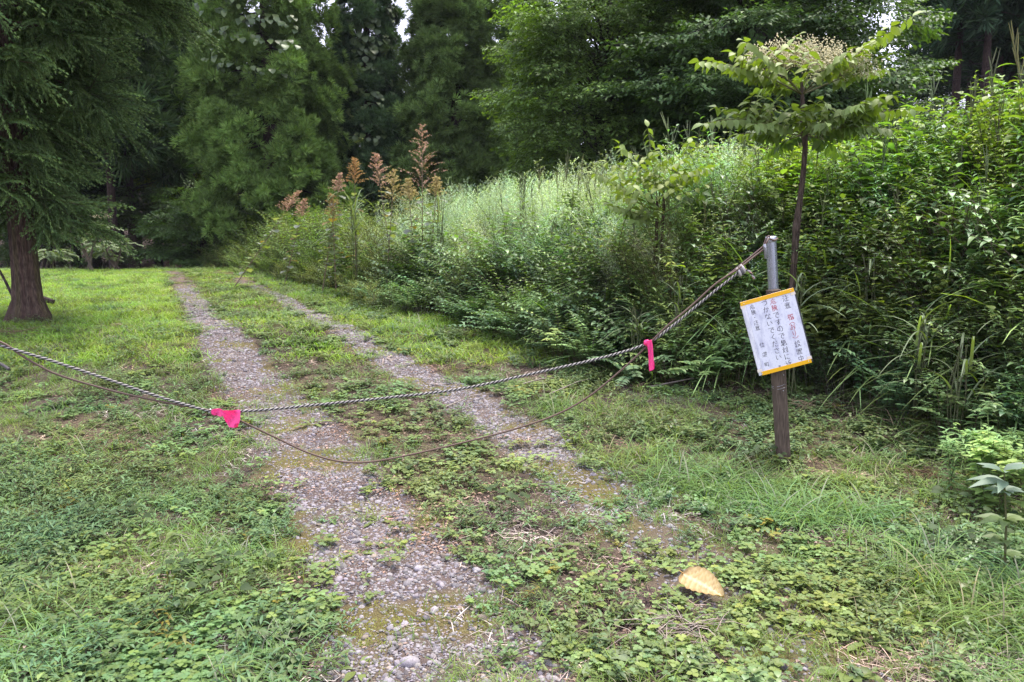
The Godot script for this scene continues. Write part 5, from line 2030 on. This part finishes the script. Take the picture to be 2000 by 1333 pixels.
# ---------------------------------------------------------------- single things on the ground
func build_small() -> void:
	# fallen yellow leaf
	var c := ground_at(1372, 1168)
	var o := thing("fallen_leaf", "large yellow fallen leaf with ribbed veins lying on the grass", "leaf", c + Vector3(0, 0.062, 0))
	var g := Geo.new()
	var fw := (ground_at(1402, 1188) - ground_at(1330, 1146)).normalized()
	var side := fw.cross(Vector3.UP).normalized()
	side = (side + Vector3.UP * (0.36 if side.z < 0.0 else -0.36)).normalized()
	var L := 0.235
	var nx := 10
	var ny := 26
	for face in 2:
		for j in ny + 1:
			var t := float(j) / ny
			var half := 0.072 * pow(sin(PI * pow(t, 0.62)), 0.75) + 0.0008
			for i in nx + 1:
				var u := float(i) / nx * 2.0 - 1.0
				var rib := 0.0032 * sin((t * 15.0 - absf(u) * 2.2) * TAU * 0.55)
				var y := 0.012 * absf(u) * absf(u) + rib - 0.02 * (t - 0.5) * (t - 0.5) - face * 0.0012
				var col := Color(0.43, 0.31, 0.125).lerp(Color(0.51, 0.41, 0.22), 0.5 + 0.5 * sin((t * 15.0 - absf(u) * 2.2) * TAU * 0.55))
				if absf(u) < 0.12:
					col = Color(0.62, 0.52, 0.32)
				elif mixn.get_noise_2d(t * 300.0, u * 90.0) > 0.22 or t < 0.06 or absf(u) > 0.93:
					col = col.lerp(Color(0.30, 0.17, 0.07), 0.55)
				g.vert(fw * (t - 0.5) * L + side * u * half + Vector3(0, y, 0), col)
	var w := nx + 1
	for face in 2:
		for j in ny:
			for i in nx:
				var k := face * (ny + 1) * w + j * w + i
				g.quad(k, k + w, k + w + 1, k + 1)
	part("blade", g.mesh(), M.leaf, o)
	g = Geo.new()
	g.tube([fw * L * -0.47, fw * L * -0.58 + Vector3(0, 0.004, 0)], [0.0022, 0.0014], 5, Color(0.5, 0.3, 0.1))
	part("stalk", g.mesh(), M.dry, o)
	# dandelion and thistle rosettes: every leaf a part
	var n := 0
	for q in [[1150, 1282, 0.16, true, 0.15, "toothed grey-green thistle rosette at the near edge right of the gravel"], [1085, 1060, 0.13, true, 0.13, "dandelion rosette among clover beside the near gravel"],
			[740, 1010, 0.10, true, 0.13, "small dandelion at the edge of the left rut"], [1185, 1320, 0.12, false, 0.14, "broad-leaved rosette at the picture's lower edge below the thistle"],
			[1700, 1250, 0.14, true, 0.12, "flat thistle rosette in the dry grass at lower right"], [1660, 1190, 0.10, true, 0.12, "small dark thistle rosette above the flat one in the dry grass"],
			[1660, 1310, 0.13, false, 0.14, "leafy rosette at the lower edge under the thistles"], [700, 1300, 0.10, false, 0.15, "little plantain on the near gravel"],
			[620, 1190, 0.12, false, 0.14, "plantain at the left edge of the near gravel"], [320, 1050, 0.12, false, 0.13, "plantain in the left verge below the rope"],
			[440, 780, 0.14, true, 0.14, "dandelion beside the rope's pink tape"], [610, 820, 0.15, true, 0.14, "upright dandelion in the middle strip behind the rope"],
			[1240, 800, 0.14, false, 0.12, "dock plant at the right verge under the hanging pink tape"], [700, 1075, 0.09, true, 0.15, "tiny dandelion in the near gravel"],
			[1440, 1240, 0.12, false, 0.15, "pale plantain right of the fallen leaf"], [480, 1000, 0.12, true, 0.13, "dandelion in the left verge above the bean plant"]]:
		var p := ground_at(q[0], q[1] + 12)
		var t := thing("weed_rosette", q[5], "weed", p, "leaf rosettes growing beside the ruts")
		var cnt := 9 if q[3] else 7
		for k in cnt:
			g = Geo.new()
			var a := k * 2.4 + rr(-0.3, 0.3)
			var l: float = q[2] * rr(0.7, 1.15)
			var col := green(0.4 if n == 0 else 0.25, 0.6 if n == 0 else 0.85, q[4])
			var up := rr(0.2, 0.9)
			g.leaf(Vector3(cos(a), 0.3, sin(a)) * 0.008, Vector3(cos(a), up, sin(a)), Vector3.UP, l, l * (0.30 if q[3] else 0.38), [0.3, 0.28, 0.75, 0.42, 1.0, 0.5, 0.95, 0.6] if q[3] else [0.25, 0.5, 0.9, 1.0, 0.7], col, 0.3, 0.45)
			part("leaf", g.mesh(), M.leaf, t)
		n += 1
	# leafy bean-like plant on the left verge
	for q in [[430, 1140, 30, 0.22, "dark round-leaved bean plant in the left verge near the camera"], [225, 1020, 18, 0.18, "smaller patch of round dark leaves higher up the left verge"], [1490, 905, 22, 0.2, "dark leafy patch at the foot of the sign's stake"], [1010, 1010, 20, 0.2, "taller leafy clump in the middle strip nearest the camera"], [1945, 1090, 26, 0.22, "leafy clump round the lobed plant's stem at the right edge"], [1880, 1010, 22, 0.22, "low leafy patch between the sign's stake and the lobed plant"]]:
		var p := ground_at(q[0], q[1])
		var t := thing("leafy_plant", q[4], "plant", p, "leafy clumps in the verges")
		for k in q[2]:
			g = Geo.new()
			var b: Vector3 = Vector3(R.randfn() * 0.6, 0, R.randfn() * 0.45) * q[3]
			var top: Vector3 = b + Vector3(rr(-0.03, 0.03), rr(0.05, 0.13), rr(-0.03, 0.03))
			var col := green(0.55, 0.8, 0.06 * rr(0.8, 1.3))
			g.tube([b, top], [0.0018, 0.0012], 3, Color(0.08, 0.09, 0.03))
			var a := rr(0, TAU)
			var l := rr(0.04, 0.062)
			g.leaf(top, Vector3(cos(a), rr(-0.1, 0.3), sin(a)), (Vector3.UP + Vector3(0, 0, 0.4)).normalized(), l, l * 0.78, [0.8, 1.0, 0.8, 0.45], col, 0.2, 0.25)
			part("leaf", g.mesh(), M.grass, t)
	# the lobed young plant at the right edge
	var p := ground_at(1962, 1130)
	var t := thing("lobed_plant", "young plant with large pale lobed leaves at the right edge", "plant", p)
	var q0 := at(1962, 925, -p.z) - p
	g = Geo.new()
	g.tube([Vector3.ZERO, q0 * 0.5 + Vector3(0.01, 0, 0), q0], [0.006, 0.005, 0.003], 5, Color(0.13, 0.13, 0.06))
	part("stem", g.mesh(), M.leaf, t)
	for f in [[1915, 935, 1.0], [1940, 905, 1.0], [1995, 905, 1.0], [1985, 955, 0.9], [1950, 955, 0.7], [1945, 1050, 0.9], [1985, 1080, 0.9], [1930, 1010, 0.6], [1990, 1010, 0.8]]:
		var tip := at(f[0], f[1], -p.z - 0.04) - p
		var hgt := clampf((1130.0 - f[1]) / 205.0 - 0.02, 0.2, 1.0)
		var from := q0 * minf(hgt, 1.0)
		var v := tip - from
		var col := Color(0.20, 0.27, 0.20) if f[1] < 990 else green(0.4, 0.85, 0.13)
		g = Geo.new()
		for lobe in 3:
			var dir := v.rotated(Vector3.UP, (lobe - 1) * 0.65)
			g.leaf(from, dir, Vector3(0, 1, 0.35).normalized(), v.length() * (1.15 if lobe == 1 else 0.9) + 0.03, 0.05, [0.8, 1.0, 0.7, 0.35], col * rr(0.9, 1.1), 0.2, 0.3)
		part("leaf", g.mesh(), M.leaf, t)
	# loose stones in the verge
	for s in [[335, 1278, 0.022, "pale stone half sunk in the near left verge"], [332, 1300, 0.026, "second pale stone just below the first in the near left verge"], [800, 1300, 0.032, "flat grey stone lying on the near gravel"]]:
		g = Geo.new()
		g.lump(Vector3.ZERO, Vector3(1.2, 0.7, 0.9) * s[2], Color(0.33, 0.30, 0.32), R, 0.12, 2)
		var st := part("stone", g.mesh(), M.stone, self)
		st.position = ground_at(s[0], s[1]) + Vector3(0, 0.012, 0)
		tag(st, s[3], "stone")
	# straw pile right of the near strip, brown heap at right, sticks on the right rut
	for s in [[22, 655, 50, 0.35, Color(0.20, 0.13, 0.09), "brown dead needles and stalks heaped at the near cedar's foot"], [1320, 1245, 55, 0.16, Color(0.34, 0.28, 0.24), "pile of grey dead straw between clover and the fallen leaf"], [1795, 935, 60, 0.13, Color(0.15, 0.095, 0.06), "brown heap of dead stalks in the grass right of the sign"], [1580, 800, 34, 0.22, Color(0.24, 0.18, 0.12), "bent dead stalks leaning behind the sign's stake"]]:
		g = Geo.new()
		for k in s[2]:
			var a := rr(0, TAU)
			var col: Color = s[4] * rr(0.6, 1.3)
			var b: Vector3 = Vector3(R.randfn(), 0, R.randfn() * 0.7) * s[3] * 0.45
			var l: float = s[3] * rr(0.5, 1.4)
			var dir := Vector3(cos(a), rr(0.0, 0.3), sin(a))
			g.tube([b + Vector3(0, rr(0.0, 0.05), 0), b + dir * l * 0.5 + Vector3(0, 0.03, 0), b + dir * l], [0.0022, 0.002, 0.001], 3, col)
		var st := part("straw_pile", g.mesh(), M.dry, self)
		st.position = ground_at(s[0], s[1]) + Vector3(0, 0.01, 0)
		tag(st, s[5], "straw", "", "stuff")
	for s in [[[870, 800], [960, 775], [0.006], "thin grey stick on the right rut below the rope"], [[985, 765], [1110, 742], [0.007], "bent grey stick right of the rut at the rope"], [[1060, 780], [1180, 740], [0.006], "grey stick leaning up the right verge"], [[1270, 760], [1420, 745], [0.008], "brown stick lying along the foot of the thicket"]]:
		var a := ground_at(s[0][0], s[0][1])
		var b := ground_at(s[1][0], s[1][1])
		g = Geo.new()
		g.tube([Vector3(0, 0.02, 0), (b - a) * 0.5 + Vector3(0.02, 0.06, 0), b - a + Vector3(0, 0.03, 0)], [s[2][0], s[2][0] * 0.8, 0.002], 6, Color(0.26, 0.22, 0.19))
		var st := part("stick", g.mesh(), M.dry, self)
		st.position = a
		tag(st, s[3], "stick", "dead sticks on the ground")
	# dead wood behind the near cedar
	for s in [[[-14, 505], [34, 548], 11.5, 0.02, "grey dead branch at the left edge behind the cedar trunk"], [[62, 528], [100, 536], 13.0, 0.05, "fallen dark log right behind the cedar trunk"]]:
		var a := at(s[0][0], s[0][1], s[2])
		var b := at(s[1][0], s[1][1], s[2])
		a.y = height(a.x, s[2]) + s[3] if s[2] > 12.0 else maxf(a.y, height(a.x, s[2]))
		b.y = height(b.x, s[2]) + s[3]
		g = Geo.new()
		g.tube([Vector3.ZERO, (b - a) * 0.5 + Vector3(0, 0.04, 0), b - a], [s[3] * 0.6, s[3], s[3] * 0.8], 6, Color(0.16, 0.12, 0.11), true, 0.15)
		var st := part("dead_branch", g.mesh(), M.bark, self)
		st.position = a
		tag(st, s[4], "branch")

func thing_materials() -> void:
	M.cable = leafy(0.55, Color(0, 0, 0, 0), 0.4)
	M.steel = leafy(0.36, Color(0, 0, 0, 0), 0.5)
	M.steel.metallic = 0.75
	M.steel.roughness_texture = noise_tex(0.05, 51, 256, 3, FastNoiseLite.TYPE_SIMPLEX, 0.6, 1.0)
	M.steel.uv1_triplanar = true
	M.steel.uv1_scale = Vector3(9, 2, 9)
	M.ribbon = leafy(0.35, Color(0.95, 0.25, 0.55), 0.5)
	M.plastic = leafy(0.3, Color(0, 0, 0, 0), 0.5)
	M.wood = leafy(0.85, Color(0, 0, 0, 0), 0.3)
	M.wood.albedo_texture = noise_tex(0.02, 61, 512, 5, FastNoiseLite.TYPE_SIMPLEX, 0.55, 1.0)
	M.wood.uv1_triplanar = true
	M.wood.uv1_scale = Vector3(9, 0.7, 9)
	M.wood.heightmap_enabled = true
	M.wood.heightmap_texture = M.wood.albedo_texture
	M.wood.heightmap_scale = 0.3
	M.sheet = StandardMaterial3D.new()
	M.sheet.albedo_texture = sheet_print()
	M.sheet.roughness = 0.28

# ---------------------------------------------------------------- the whole place
func _ready() -> void:
	set_stage()
	R.seed = 20417
	hill.seed = 3
	hill.frequency = 0.02
	mixn.seed = 8
	mixn.frequency = 0.05
	mixn.fractal_octaves = 3
	make_materials()
	thing_materials()
	ruts()
	chart()
	var leaf_at := ground_at(1372, 1168)
	bare_spot = Vector2(leaf_at.x, -leaf_at.z)
	build_ground()
	stones_of("gravel_track", rut_left, 0.36, "left-hand gravel rut running from the camera up the clearing", 0.0)
	stones_of("gravel_track", rut_right, 0.28, "right-hand gravel rut, fading into grass near the camera", 5.4)
	build_trees()
	build_thicket()
	build_saplings()
	for q in [[1800, 640, 5.9, 16, 0.8, 0.15, "silver grass clump hanging out at the thicket's foot right of the sign"], [1905, 520, 6.5, 14, 0.85, 0.15, "silver grass with long arching blades near the right edge"], [1560, 560, 6.7, 14, 0.65, 0.26, "pale silver grass right behind the top of the sign post"],
			[690, 400, 15.0, 40, 1.4, 0.18, "large silver grass clump under the rusty plumes"], [1020, 350, 12.5, 16, 0.9, 0.2, "silver grass on the crest of the bank left of centre"], [1245, 620, 7.4, 11, 0.65, 0.13, "dark silver grass clump above the hanging pink tape"],
			[1880, 700, 5.4, 14, 0.7, 0.14, "low silver grass clump at the thicket's foot near the right edge"], [1700, 520, 6.9, 10, 0.7, 0.15, "silver grass sticking out high on the thicket right of the aralia's stem"], [1330, 560, 7.4, 10, 0.6, 0.14, "silver grass clump under the smaller sapling"], [1975, 640, 5.6, 12, 0.8, 0.13, "silver grass cut by the right edge of the picture"], [860, 400, 13.0, 14, 0.8, 0.2, "silver grass on the bank under the tallest plume"]]:
		silver_grass(q[0], q[1], q[2], q[3], q[4], q[5], q[6])
	for q in [[826, 245, 14.5, 1.15, 0.02, Color(0.54, 0.34, 0.28), "tallest rusty plume poppy, standing apart right of the others"], [735, 298, 15.0, 0.65, -0.12, Color(0.54, 0.34, 0.28), "leaning rusty plume poppy left of the tallest"], [695, 310, 15.5, 0.5, 0.03, Color(0.48, 0.28, 0.12), "golden plume poppy between the rusty ones"],
			[622, 325, 16.5, 0.55, 0.75, Color(0.54, 0.34, 0.28), "bowed plume poppy with its plume lying sideways, leftmost of the tall ones"], [772, 330, 14.5, 0.6, 0.1, Color(0.47, 0.40, 0.18), "yellow seed plume just left of the tallest plume"], [650, 380, 15.0, 0.5, 0.0, Color(0.40, 0.27, 0.13), "brownish low plume poppy at the front of the silver grass"], [600, 382, 17.0, 0.4, 0.3, Color(0.54, 0.34, 0.28), "short pinkish plume poppy low at the left of the plumes"],
			[798, 350, 14.0, 0.4, -0.05, Color(0.50, 0.42, 0.2), "pale yellow plume low beside the tallest plume's stem"], [668, 335, 15.2, 0.35, 0.2, Color(0.54, 0.34, 0.28), "small rusty plume beside the golden one"], [855, 345, 14.2, 0.35, 0.1, Color(0.5, 0.42, 0.2), "faded yellowish plume right of the tallest plume"]]:
		plume_poppy(q[0], q[1], q[2], q[3], q[4], q[5], q[6])
	build_post()
	build_sign()
	build_rope()
	build_small()
	scatter_ground()
	far_meadow()
